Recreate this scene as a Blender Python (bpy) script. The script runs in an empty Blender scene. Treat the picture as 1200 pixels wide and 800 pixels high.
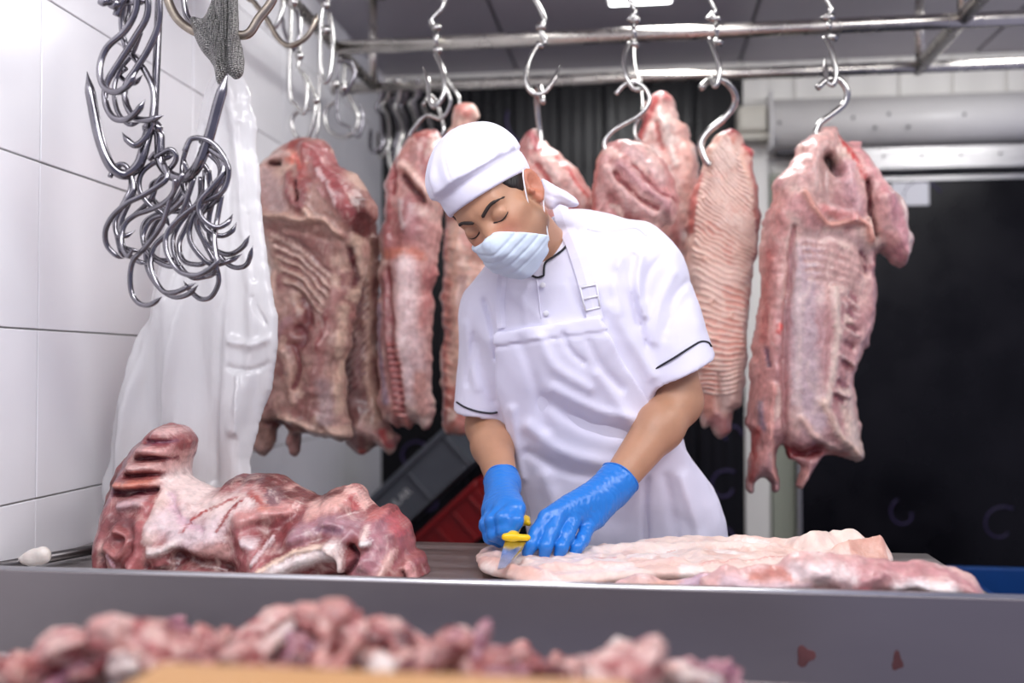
import bpy, bmesh, math, random
import numpy as np
import openvdb
from mathutils import Vector, Matrix

random.seed(7)
S = bpy.context.scene
COL = S.collection

# ------------------------------------------------------------------ camera
CAM = np.array((0.0, 0.0, 1.22))
FPX = 1150.0                      # focal length in pixels of the 1200 x 800 frame
YAW = math.radians(7.43)          # turned left of the back wall's normal
PIT = math.radians(1.5)
cy_, sy_, cp_, sp_ = math.cos(YAW), math.sin(YAW), math.cos(PIT), math.sin(PIT)
FWD = np.array((-sy_ * cp_, cy_ * cp_, sp_))
RGT = np.array((cy_, sy_, 0.0))
UPV = np.cross(RGT, FWD)
camd = bpy.data.cameras.new('camera')
cam = bpy.data.objects.new('camera', camd)
COL.objects.link(cam)
camd.sensor_width = 36.0
camd.lens = 36.0 * FPX / 1200.0
camd.clip_start = 0.05
cam.location = CAM
cam.rotation_euler = Matrix((RGT, UPV, -FWD)).transposed().to_euler()
camd.dof.use_dof = True
camd.dof.focus_distance = 1.70
camd.dof.aperture_fstop = 1.7
S.camera = cam

# ------------------------------------------------------------------ world, lights, exposure
w = bpy.data.worlds.new('room_fill')  # even lavender fill light added from all round, no daylight source
S.world = w
w.use_nodes = True
bg = w.node_tree.nodes['Background']
bg.inputs[0].default_value = (0.72, 0.71, 1.0, 1)
bg.inputs[1].default_value = 0.49
S.view_settings.view_transform = 'Standard'
S.view_settings.look = 'None'
S.view_settings.gamma = 1.0
S.view_settings.exposure = 0.0


def area(name, loc, aim, size, sizey, power, col):
    l = bpy.data.lights.new(name, 'AREA')
    l.shape = 'RECTANGLE'
    l.size = size
    l.size_y = sizey
    l.energy = power
    l.color = col
    o = bpy.data.objects.new(name, l)
    COL.objects.link(o)
    o.location = loc
    d = Vector(aim) - Vector(loc)
    o.rotation_euler = d.to_track_quat('-Z', 'Y').to_euler()
    return o


area('lamp_and_fill_light', (0.75, 0.55, 2.38), (0.0, 1.9, 1.0), 1.2, 0.6, 19, (1.0, 0.98, 0.99))
area('lamp_and_fill_light', (-0.35, 0.7, 2.38), (-0.85, 1.6, 0.9), 1.2, 0.6, 27, (0.96, 0.96, 1.0))
area("lamp_and_fill_light", (0.005, 2.70, 2.40), (0.005, 2.70, 0), 0.2, 1.0, 6, (1, 1, 1))
area('lamp_and_fill_light', (1.25, 1.55, 2.40), (0.75, 2.4, 1.2), 1.0, 0.3, 15, (1, 0.99, 0.97))

area('lamp_and_fill_light', (1.35, 3.05, 2.42), (1.2, 3.7, 1.6), 0.3, 0.8, 9, (1, 1, 1))  # unseen fill light added to brighten the air curtain and back wall
area('lamp_and_fill_light', (-0.62, 2.55, 2.42), (-1.05, 3.1, 1.8), 0.15, 0.6, 2.5, (1, 1, 1))  # out-of-view fill added to lift the rear of the left wall

# ------------------------------------------------------------------ helpers: pixels to places


def ray(px, py):
    return FWD + RGT * ((px - 600.0) / FPX) + UPV * ((400.0 - py) / FPX)


def P(px, py, Y):
    """the point of the place seen at (px, py) that stands at distance Y into the room"""
    r = ray(px, py)
    return CAM + r * (Y / r[1])


def PZ(px, py, z):
    r = ray(px, py)
    return CAM + r * ((z - CAM[2]) / r[2])


def srgb(r, g, b):
    f = lambda c: (c / 255) / 12.92 if c / 255 <= 0.04045 else ((c / 255 + 0.055) / 1.055) ** 2.4
    return (f(r), f(g), f(b))


# ------------------------------------------------------------------ materials
def mat(name, col, rough=0.5, metal=0.0, coat=0.0, vary=0.0, vscale=8.0, bump=0.0, bscale=60.0,
        sss=0.0, vcol=False, emit=0.0, stretch=(1, 1, 1), sheen=0.0, rvary=0.0, spec=0.5, trans=0.0,
        coatr=0.2, col2=None, detail=5.0):
    m = bpy.data.materials.new(name)
    m.use_nodes = True
    nt = m.node_tree
    N, L = nt.nodes, nt.links
    b = N['Principled BSDF']
    b.inputs['Roughness'].default_value = rough
    b.inputs['Metallic'].default_value = metal
    b.inputs['Coat Weight'].default_value = coat
    b.inputs['Coat Roughness'].default_value = coatr
    b.inputs['Specular IOR Level'].default_value = spec
    if sheen:
        b.inputs['Sheen Weight'].default_value = sheen
    if sss:
        b.inputs['Subsurface Weight'].default_value = sss
        b.inputs['Subsurface Radius'].default_value = (0.012, 0.005, 0.003)
        b.inputs['Subsurface Scale'].default_value = 1.0
    tc = N.new('ShaderNodeTexCoord')
    mp = N.new('ShaderNodeMapping')
    mp.inputs['Scale'].default_value = stretch
    L.new(tc.outputs['Object'], mp.inputs[0])
    if vcol:
        a = N.new('ShaderNodeVertexColor')
        a.layer_name = 'Col'
        src = a.outputs['Color']
    else:
        a = N.new('ShaderNodeRGB')
        a.outputs[0].default_value = (*col, 1)
        src = a.outputs[0]
    if vary or col2:
        nz = N.new('ShaderNodeTexNoise')
        nz.inputs['Scale'].default_value = vscale
        nz.inputs['Detail'].default_value = detail
        L.new(mp.outputs[0], nz.inputs['Vector'])
        if col2:
            r2 = N.new('ShaderNodeMapRange')
            r2.inputs[1].default_value = 0.49
            r2.inputs[2].default_value = 0.62
            L.new(nz.outputs['Fac'], r2.inputs[0])
            mx = N.new('ShaderNodeMix')
            mx.data_type = 'RGBA'
            L.new(r2.outputs[0], mx.inputs['Factor'])
            L.new(src, mx.inputs['A'])
            mx.inputs['B'].default_value = (*col2, 1)
            src = mx.outputs['Result']
        if vary:
            r1 = N.new('ShaderNodeMapRange')
            r1.inputs[1].default_value = 0.3
            r1.inputs[2].default_value = 0.7
            r1.inputs[3].default_value = 1 - vary
            r1.inputs[4].default_value = 1 + vary * 0.6
            L.new(nz.outputs['Fac'], r1.inputs[0])
            mu = N.new('ShaderNodeMix')
            mu.data_type = 'RGBA'
            mu.blend_type = 'MULTIPLY'
            mu.inputs['Factor'].default_value = 1
            L.new(src, mu.inputs['A'])
            L.new(r1.outputs[0], mu.inputs['B'])
            src = mu.outputs['Result']
        if rvary:
            r3 = N.new('ShaderNodeMapRange')
            r3.inputs[1].default_value = 0.3
            r3.inputs[2].default_value = 0.7
            r3.inputs[3].default_value = max(0.02, rough - rvary)
            r3.inputs[4].default_value = rough + rvary
            L.new(nz.outputs['Fac'], r3.inputs[0])
            L.new(r3.outputs[0], b.inputs['Roughness'])
    L.new(src, b.inputs['Base Color'])
    if bump:
        nb = N.new('ShaderNodeTexNoise')
        nb.inputs['Scale'].default_value = bscale
        nb.inputs['Detail'].default_value = 4
        L.new(mp.outputs[0], nb.inputs['Vector'])
        bp = N.new('ShaderNodeBump')
        bp.inputs['Strength'].default_value = 1.0
        bp.inputs['Distance'].default_value = bump
        L.new(nb.outputs['Fac'], bp.inputs['Height'])
        L.new(bp.outputs[0], b.inputs['Normal'])
    if emit:
        b.inputs['Emission Color'].default_value = (*col, 1)
        b.inputs['Emission Strength'].default_value = emit
    if trans:
        out = N['Material Output']
        tr = N.new('ShaderNodeBsdfTranslucent')
        L.new(src, tr.inputs[0])
        ms = N.new('ShaderNodeMixShader')
        ms.inputs[0].default_value = trans
        L.new(b.outputs[0], ms.inputs[1])
        L.new(tr.outputs[0], ms.inputs[2])
        L.new(ms.outputs[0], out.inputs[0])
    return m


M = {
    'rod': mat('dark_steel_rod', (0.13, 0.12, 0.12), 0.35, 0.9),
    'tile': mat('white_wall_tile', srgb(244, 243, 246), 0.18, vary=0.04, vscale=3, rvary=0.06),
    'grout': mat('wall_grout', srgb(176, 174, 168), 0.8),
    'ceiling': mat('grey_ceiling_panel', srgb(165, 160, 168), 0.4, vary=0.06, vscale=1.5, spec=0.3),
    'seam': mat('ceiling_seam', srgb(90, 88, 92), 0.7),
    'floor': mat('grey_floor', srgb(110, 108, 106), 0.35, vary=0.2, vscale=6),
    'panel': mat('white_wall_panel', srgb(232, 230, 224), 0.45, vary=0.08, vscale=2, stretch=(5, 5, 0.6)),
    'greenpost': mat('greenish_frame', srgb(150, 155, 140), 0.4),
    'black': mat('black_gloss', srgb(14, 13, 18), 0.28, vary=0.5, vscale=5, rvary=0.08, spec=0.2),
    'blackstrip': mat('black_strip_plastic', srgb(9, 9, 14), 0.3, spec=0.28, rvary=0.05, vscale=4, vary=0.3),
    'purple': mat('dark_purple_print', srgb(62, 50, 92), 0.4),
    'steel': mat('brushed_steel', (0.50, 0.49, 0.49), 0.42, 1.0, vary=0.12, vscale=9, stretch=(1, 1, 12), rvary=0.08),
    'pipe': mat('pipe_steel', (0.60, 0.57, 0.53), 0.27, 1.0, vary=0.2, vscale=14, rvary=0.1),
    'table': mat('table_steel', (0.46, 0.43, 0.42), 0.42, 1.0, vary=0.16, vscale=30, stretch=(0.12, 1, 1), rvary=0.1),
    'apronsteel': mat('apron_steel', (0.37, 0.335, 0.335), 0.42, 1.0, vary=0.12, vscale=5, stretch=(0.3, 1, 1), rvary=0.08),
    'lip': mat('lip_steel', (0.74, 0.74, 0.76), 0.3, 1.0),
    'hook': mat('hook_steel', (0.25, 0.24, 0.26), 0.17, 1.0, vary=0.2, vscale=25, rvary=0.06),
    'hookbright': mat('bright_hook_steel', (0.50, 0.49, 0.47), 0.2, 1.0, vary=0.15, vscale=25),
    'bronze': mat('worn_hook_steel', (0.38, 0.33, 0.27), 0.3, 1.0, vary=0.3, vscale=20),
    'bag': mat('milky_plastic', srgb(244, 243, 243), 0.3, coat=0.5, coatr=0.12, trans=0.22, bump=0.0016, bscale=38, stretch=(1, 1, 0.35)),
    'white': mat('white_cloth', srgb(228, 226, 243), 0.75, sheen=0.15, bump=0.0004, bscale=45),
    'apron': mat('white_apron_cloth', srgb(227, 225, 243), 0.72, sheen=0.15, bump=0.0005, bscale=30),
    'piping': mat('black_piping', srgb(14, 14, 28), 0.6),
    'skin': mat('skin', srgb(190, 138, 106), 0.45, sss=0.12, vcol=True, vary=0.06, vscale=30, bump=0.00025, bscale=260),
    'hair': mat('dark_hair', srgb(26, 20, 18), 0.5, bump=0.002, bscale=260, stretch=(1, 1, 0.2)),
    'lash': mat('lash_and_brow', srgb(38, 25, 20), 0.6),
    'eye': mat('eye_white', srgb(220, 210, 205), 0.15),
    'mask': mat('mask_paper', srgb(212, 226, 242), 0.65, bump=0.0003, bscale=300),
    'maskin': mat('mask_inner', srgb(235, 235, 240), 0.7),
    'glove': mat('blue_nitrile', srgb(34, 122, 212), 0.34, sss=0.0, bump=0.0004, bscale=120, coat=0.12),
    'trouser': mat('white_trouser', srgb(215, 214, 225), 0.8),
    'boot': mat('white_boot', srgb(215, 215, 218), 0.35),
    'yellow': mat('yellow_plastic', srgb(246, 200, 12), 0.32),
    'blade': mat('blade_steel', (0.62, 0.64, 0.68), 0.22, 1.0, vary=0.2, vscale=60),
    'meat': mat('meat', (1, 0, 0), 0.40, sss=0.06, vcol=True, vary=0.24, vscale=75, bump=0.0045, bscale=42, coat=0.35, coatr=0.22, detail=7),
    'skinmeat': mat('pork_rind', (1, 0, 0), 0.42, sss=0.10, vcol=True, vary=0.08, vscale=55, bump=0.0012, bscale=110, coat=0.2, coatr=0.3),
    'crate': mat('dark_grey_plastic', srgb(84, 88, 96), 0.45, vary=0.12, vscale=10),
    'crateprint': mat('grey_print', srgb(205, 205, 205), 0.6),
    'redcrate': mat('red_plastic', srgb(130, 8, 12), 0.4, vary=0.15, vscale=10),
    'bluecrate': mat('blue_plastic', srgb(14, 62, 124), 0.4, vary=0.1, vscale=10),
    'wood': mat('pale_cutting_board', srgb(196, 148, 98), 0.5, vary=0.12, vscale=10, stretch=(0.3, 6, 6)),
    'label': mat('white_label', srgb(225, 225, 230), 0.5),
    'lamp': mat('lamp_diffuser', (1, 1, 1), 0.5, emit=9.0),
    'boxgrey': mat('beige_box', srgb(196, 192, 180), 0.5, vary=0.08, vscale=12),
    'fat': mat('white_fat', srgb(240, 234, 228), 0.5, sss=0.2),
}
for key_, amt_ in (('meat', 0.34), ('skinmeat', 0.15)):
    nt = M[key_].node_tree
    b_ = nt.nodes['Principled BSDF']
    old = b_.inputs['Base Color'].links[0].from_socket
    tc_ = nt.nodes.new('ShaderNodeTexCoord')
    mp_ = nt.nodes.new('ShaderNodeMapping')
    mp_.inputs['Scale'].default_value = (1, 1, 0.45)
    nz_ = nt.nodes.new('ShaderNodeTexNoise')
    nz_.inputs['Scale'].default_value = 26
    nz_.inputs['Detail'].default_value = 8
    nz_.inputs['Roughness'].default_value = 0.68
    nz_.inputs['Distortion'].default_value = 1.2
    nt.links.new(tc_.outputs['Object'], mp_.inputs[0])
    nt.links.new(mp_.outputs[0], nz_.inputs['Vector'])
    for lo__, hi__, colr in ((0.52, 0.66, (0.80, 0.60, 0.52, 1)), (0.46, 0.34, (0.30, 0.075, 0.07, 1))):
        mr_ = nt.nodes.new('ShaderNodeMapRange')
        mr_.inputs[1].default_value = lo__
        mr_.inputs[2].default_value = hi__
        mr_.inputs[4].default_value = amt_
        nt.links.new(nz_.outputs['Fac'], mr_.inputs[0])
        mx_ = nt.nodes.new('ShaderNodeMix')
        mx_.data_type = 'RGBA'
        nt.links.new(mr_.outputs[0], mx_.inputs['Factor'])
        nt.links.new(old, mx_.inputs['A'])
        mx_.inputs['B'].default_value = colr
        old = mx_.outputs['Result']
    nt.links.new(old, b_.inputs['Base Color'])
# chain mail: little rings as fine relief
m = mat('chain_mail', (0.42, 0.41, 0.40), 0.35, 0.9)
nt = m.node_tree
vo = nt.nodes.new('ShaderNodeTexVoronoi')
vo.inputs['Scale'].default_value = 300
vo.inputs['Randomness'].default_value = 0.35
tc = nt.nodes.new('ShaderNodeTexCoord')
nt.links.new(tc.outputs['Object'], vo.inputs['Vector'])
rp = nt.nodes.new('ShaderNodeValToRGB')
rp.color_ramp.elements[0].color = (0.42, 0.41, 0.39, 1)
rp.color_ramp.elements[1].color = (0.06, 0.06, 0.06, 1)
rp.color_ramp.elements[0].position = 0.25
rp.color_ramp.elements[1].position = 0.75
nt.links.new(vo.outputs['Distance'], rp.inputs[0])
nt.links.new(rp.outputs[0], nt.nodes['Principled BSDF'].inputs['Base Color'])
bp = nt.nodes.new('ShaderNodeBump')
bp.invert = True
bp.inputs['Distance'].default_value = 0.004
nt.links.new(vo.outputs['Distance'], bp.inputs['Height'])
nt.links.new(bp.outputs[0], nt.nodes['Principled BSDF'].inputs['Normal'])
M['mail'] = m


# ------------------------------------------------------------------ helpers: objects
def tag(o, label=None, cat=None, group=None, kind=None):
    if label:
        o['label'] = label
    if cat:
        o['category'] = cat
    if group:
        o['group'] = group
    if kind:
        o['kind'] = kind
    return o


def empty(name, loc, label, cat, group=None):
    o = bpy.data.objects.new(name, None)
    COL.objects.link(o)
    o.location = Vector([float(v) for v in loc])
    o.empty_display_size = 0.05
    return tag(o, label, cat, group)


def link(name, me, material=None, parent=None, smooth=True):
    o = bpy.data.objects.new(name, me)
    COL.objects.link(o)
    if material is not None and not me.materials:
        me.materials.append(material)
    if smooth and len(me.polygons):
        me.polygons.foreach_set('use_smooth', [True] * len(me.polygons))
    if parent is not None:
        o.parent = parent
        bpy_inv = Matrix.Identity(4)
        par = parent
        mw = Matrix.Identity(4)
        chain = []
        while par is not None:
            chain.append(par)
            par = par.parent
        for q in reversed(chain):
            mw = mw @ q.matrix_parent_inverse @ Matrix.LocRotScale(q.location, q.rotation_euler, q.scale)
        o.matrix_parent_inverse = mw.inverted()
    return o


def rebase(o, p):
    """move a mesh object's origin to the point p, the mesh staying where it is"""
    p = Vector([float(v) for v in p])
    o.data.transform(Matrix.Translation(-p))
    o.location = p
    return o


def box_mesh(cx, cy, cz, sx, sy, sz, bevel=0.0, rot=None, seg=2):
    bm = bmesh.new()
    bmesh.ops.create_cube(bm, size=1)
    bmesh.ops.scale(bm, vec=(sx, sy, sz), verts=bm.verts)
    if bevel:
        bmesh.ops.bevel(bm, geom=bm.edges[:], offset=bevel, segments=seg, affect='EDGES', profile=0.5)
    if rot is not None:
        bmesh.ops.transform(bm, matrix=rot.to_4x4(), verts=bm.verts)
    bmesh.ops.translate(bm, vec=(cx, cy, cz), verts=bm.verts)
    me = bpy.data.meshes.new('box')
    bm.to_mesh(me)
    bm.free()
    return me


def join_meshes(meshes):
    bm = bmesh.new()
    for me in meshes:
        bm.from_mesh(me)
        bpy.data.meshes.remove(me)
    out = bpy.data.meshes.new('joined')
    bm.to_mesh(out)
    bm.free()
    return out


def spline(pts, n=6):
    """Catmull-Rom through the points"""
    p = [np.array(q, float) for q in pts]
    if len(p) < 3:
        return p
    p = [2 * p[0] - p[1]] + p + [2 * p[-1] - p[-2]]
    out = []
    for i in range(1, len(p) - 2):
        for k in range(n):
            t = k / n
            a, b, c, d = p[i - 1], p[i], p[i + 1], p[i + 2]
            out.append(0.5 * (2 * b + (c - a) * t + (2 * a - 5 * b + 4 * c - d) * t * t + (3 * b - a - 3 * c + d) * t ** 3))
    out.append(p[-2])
    return out


def tube_mesh(pts, r, seg=8, tip0=False, tip1=False, flat=None, caps=True, tiplen=0.014):
    """a round bar along the points; tips taper to a point; flat = (normal, thickness) makes a strap"""
    pts = [np.array(p, float) for p in pts]
    n = len(pts)
    rr = np.array([r] * n if np.isscalar(r) else r, float)
    cum = np.concatenate(([0], np.cumsum([np.linalg.norm(pts[i + 1] - pts[i]) for i in range(n - 1)])))
    if tip0:
        rr = rr * np.clip(cum / tiplen, 0.06, 1)
    if tip1:
        rr = rr * np.clip((cum[-1] - cum) / tiplen, 0.06, 1)
    T = [pts[min(i + 1, n - 1)] - pts[max(i - 1, 0)] for i in range(n)]
    T = [t / (np.linalg.norm(t) + 1e-9) for t in T]
    a = np.array((0, 1, 0.0)) if abs(T[0][1]) < 0.9 else np.array((1, 0, 0.0))
    u = np.cross(T[0], a)
    verts, faces = [], []
    for i in range(n):
        if flat is not None:
            nn = np.array(flat[0](pts[i]) if callable(flat[0]) else flat[0], float)
            nn = nn - T[i] * nn.dot(T[i])
            nn /= np.linalg.norm(nn) + 1e-9
            u = np.cross(T[i], nn)
        else:
            u = u - T[i] * u.dot(T[i])
        u /= np.linalg.norm(u) + 1e-9
        v = np.cross(T[i], u)
        for k in range(seg):
            an = 2 * math.pi * k / seg
            if flat is not None:
                c, s = math.cos(an), math.sin(an)
                q = max(abs(c), abs(s))
                verts.append(pts[i] + u * rr[i] * c / q + v * flat[1] * s / q)
            else:
                verts.append(pts[i] + (u * math.cos(an) + v * math.sin(an)) * rr[i])
    for i in range(n - 1):
        for k in range(seg):
            k2 = (k + 1) % seg
            faces.append((i * seg + k, i * seg + k2, (i + 1) * seg + k2, (i + 1) * seg + k))
    if caps:
        faces.append(tuple(range(seg))[::-1])
        faces.append(tuple((n - 1) * seg + k for k in range(seg)))
    me = bpy.data.meshes.new('tube')
    me.from_pydata([tuple(map(float, q)) for q in verts], [], faces)
    me.update()
    bm = bmesh.new()
    bm.from_mesh(me)
    bmesh.ops.recalc_face_normals(bm, faces=bm.faces)
    bm.to_mesh(me)
    bm.free()
    return me


# ------------------------------------------------------------------ helpers: fields to surfaces
_rng = np.random.RandomState(3)
_tab = _rng.rand(4096).astype(np.float32)


def vn3(x, y, z, seed=0):
    xi, yi, zi = np.floor(x).astype(np.int64), np.floor(y).astype(np.int64), np.floor(z).astype(np.int64)
    fx, fy, fz = (x - xi).astype(np.float32), (y - yi).astype(np.float32), (z - zi).astype(np.float32)
    fx, fy, fz = fx * fx * (3 - 2 * fx), fy * fy * (3 - 2 * fy), fz * fz * (3 - 2 * fz)

    def h(a, b, c):
        return _tab[((a * 73856093) ^ (b * 19349663) ^ (c * 83492791) ^ (seed * 7919)) & 4095]
    x0 = h(xi, yi, zi) * (1 - fx) + h(xi + 1, yi, zi) * fx
    x1 = h(xi, yi + 1, zi) * (1 - fx) + h(xi + 1, yi + 1, zi) * fx
    x2 = h(xi, yi, zi + 1) * (1 - fx) + h(xi + 1, yi, zi + 1) * fx
    x3 = h(xi, yi + 1, zi + 1) * (1 - fx) + h(xi + 1, yi + 1, zi + 1) * fx
    a = x0 * (1 - fy) + x1 * fy
    b = x2 * (1 - fy) + x3 * fy
    return (a * (1 - fz) + b * fz) * 2 - 1


def fbm3(x, y, z, seed=0, octv=3):
    s, a = 0, 1.0
    for o in range(octv):
        s = s + a * vn3(x * 2 ** o + 13.7 * o, y * 2 ** o + 5.1 * o, z * 2 ** o, seed + o)
        a *= 0.5
    return s


def grid(lo, hi, v):
    ax = [np.arange(lo[i], hi[i] + v, v, dtype=np.float32) for i in range(3)]
    return ax[0][:, None, None], ax[1][None, :, None], ax[2][None, None, :]


def smin(a, b, k):
    h = np.clip(0.5 + 0.5 * (b - a) / k, 0, 1)
    return b + (a - b) * h - k * h * (1 - h)


def smax(a, b, k):
    return -smin(-a, -b, k)


def cap(x, y, z, a, b, ra, rb):
    ax, ay, az = [float(q) for q in a]
    bx, by, bz = [float(q) for q in b]
    dx, dy, dz = bx - ax, by - ay, bz - az
    dd = dx * dx + dy * dy + dz * dz + 1e-12
    t = np.clip(((x - ax) * dx + (y - ay) * dy + (z - az) * dz) / dd, 0, 1)
    return np.sqrt((x - ax - t * dx) ** 2 + (y - ay - t * dy) ** 2 + (z - az - t * dz) ** 2) - (ra + (rb - ra) * t)


def ell(x, y, z, c, r):
    q = np.sqrt(((x - c[0]) / r[0]) ** 2 + ((y - c[1]) / r[1]) ** 2 + ((z - c[2]) / r[2]) ** 2)
    q2 = np.sqrt(((x - c[0]) / r[0] ** 2) ** 2 + ((y - c[1]) / r[1] ** 2) ** 2 + ((z - c[2]) / r[2] ** 2) ** 2)
    return q * (q - 1) / (q2 + 1e-6)


def vdb_mesh(arr, lo, v, adapt=0.0):
    B = 3 * v
    arr = np.ascontiguousarray(np.clip(arr, -B, B).astype(np.float32))
    for s in (0, -1):
        arr[s] = np.maximum(arr[s], v)
        arr[:, s] = np.maximum(arr[:, s], v)
        arr[:, :, s] = np.maximum(arr[:, :, s], v)
    g = openvdb.FloatGrid(B)
    g.copyFromArray(arr)
    g.transform = openvdb.createLinearTransform(voxelSize=v)
    pts, tris, quads = g.convertToPolygons(isovalue=0.0, adaptivity=adapt)
    pts = pts.astype(np.float32) + np.array([float(q) for q in lo], np.float32)
    me = bpy.data.meshes.new('surface')
    nq, ntr = len(quads), len(tris)
    me.vertices.add(len(pts))
    me.vertices.foreach_set('co', pts.ravel())
    me.loops.add(nq * 4 + ntr * 3)
    me.loops.foreach_set('vertex_index', np.concatenate((quads[:, ::-1].ravel(), tris[:, ::-1].ravel())).astype(np.int32))
    me.polygons.add(nq + ntr)
    st = np.concatenate((np.arange(nq) * 4, nq * 4 + np.arange(ntr) * 3)).astype(np.int32)
    me.polygons.foreach_set('loop_start', st)
    me.update(calc_edges=True)
    me.validate()
    return me, pts


def paint(me, rgb):
    ca = me.color_attributes.new('Col', 'FLOAT_COLOR', 'POINT')
    a = np.ones((len(me.vertices), 4), np.float32)
    a[:, :3] = rgb
    ca.data.foreach_set('color', a.ravel())


def sdf_obj(name, fn, lo, hi, v, material, parent=None, disp=None, colour=None):
    """mesh of the field fn; disp(x,y,z) moves the surface, evaluated only near it"""
    lo = np.array(lo, float)
    hi = np.array(hi, float)
    x, y, z = grid(lo, hi, v)
    d = fn(x, y, z)
    shp = (x.shape[0], y.shape[1], z.shape[2])
    d = np.broadcast_to(d, shp).astype(np.float32).copy()
    if disp is not None:
        i, j, k = np.nonzero(np.abs(d) < 0.02)
        d[i, j, k] -= disp(x[i, 0, 0], y[0, j, 0], z[0, 0, k])
    me, pts = vdb_mesh(d, lo, v)
    if colour is not None:
        paint(me, colour(pts[:, 0], pts[:, 1], pts[:, 2]))
    return link(name, me, material, parent)


def polyd(u, w, poly):
    """signed distance in the plane, positive inside"""
    poly = np.array(poly, np.float32)
    n = len(poly)
    dist = np.full(np.broadcast(u, w).shape, 1e9, np.float32)
    ins = np.zeros(dist.shape, bool)
    for i in range(n):
        a, b = poly[i], poly[(i + 1) % n]
        e = b - a
        t = np.clip(((u - a[0]) * e[0] + (w - a[1]) * e[1]) / (e @ e + 1e-12), 0, 1)
        dist = np.minimum(dist, (u - a[0] - t * e[0]) ** 2 + (w - a[1] - t * e[1]) ** 2)
        c = ((a[1] > w) != (b[1] > w))
        with np.errstate(divide='ignore', invalid='ignore'):
            xi = (b[0] - a[0]) * (w - a[1]) / (b[1] - a[1] + 1e-12) + a[0]
        ins ^= c & (u < xi)
    d = np.sqrt(dist)
    return np.where(ins, d, -d)


def lined(u, w, pts):
    best = None
    for i in range(len(pts) - 1):
        a, b = np.array(pts[i]), np.array(pts[i + 1])
        e = b - a
        t = np.clip(((u - a[0]) * e[0] + (w - a[1]) * e[1]) / (e @ e + 1e-12), 0, 1)
        q = (u - a[0] - t * e[0]) ** 2 + (w - a[1] - t * e[1]) ** 2
        best = q if best is None else np.minimum(best, q)
    return np.sqrt(best)


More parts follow.
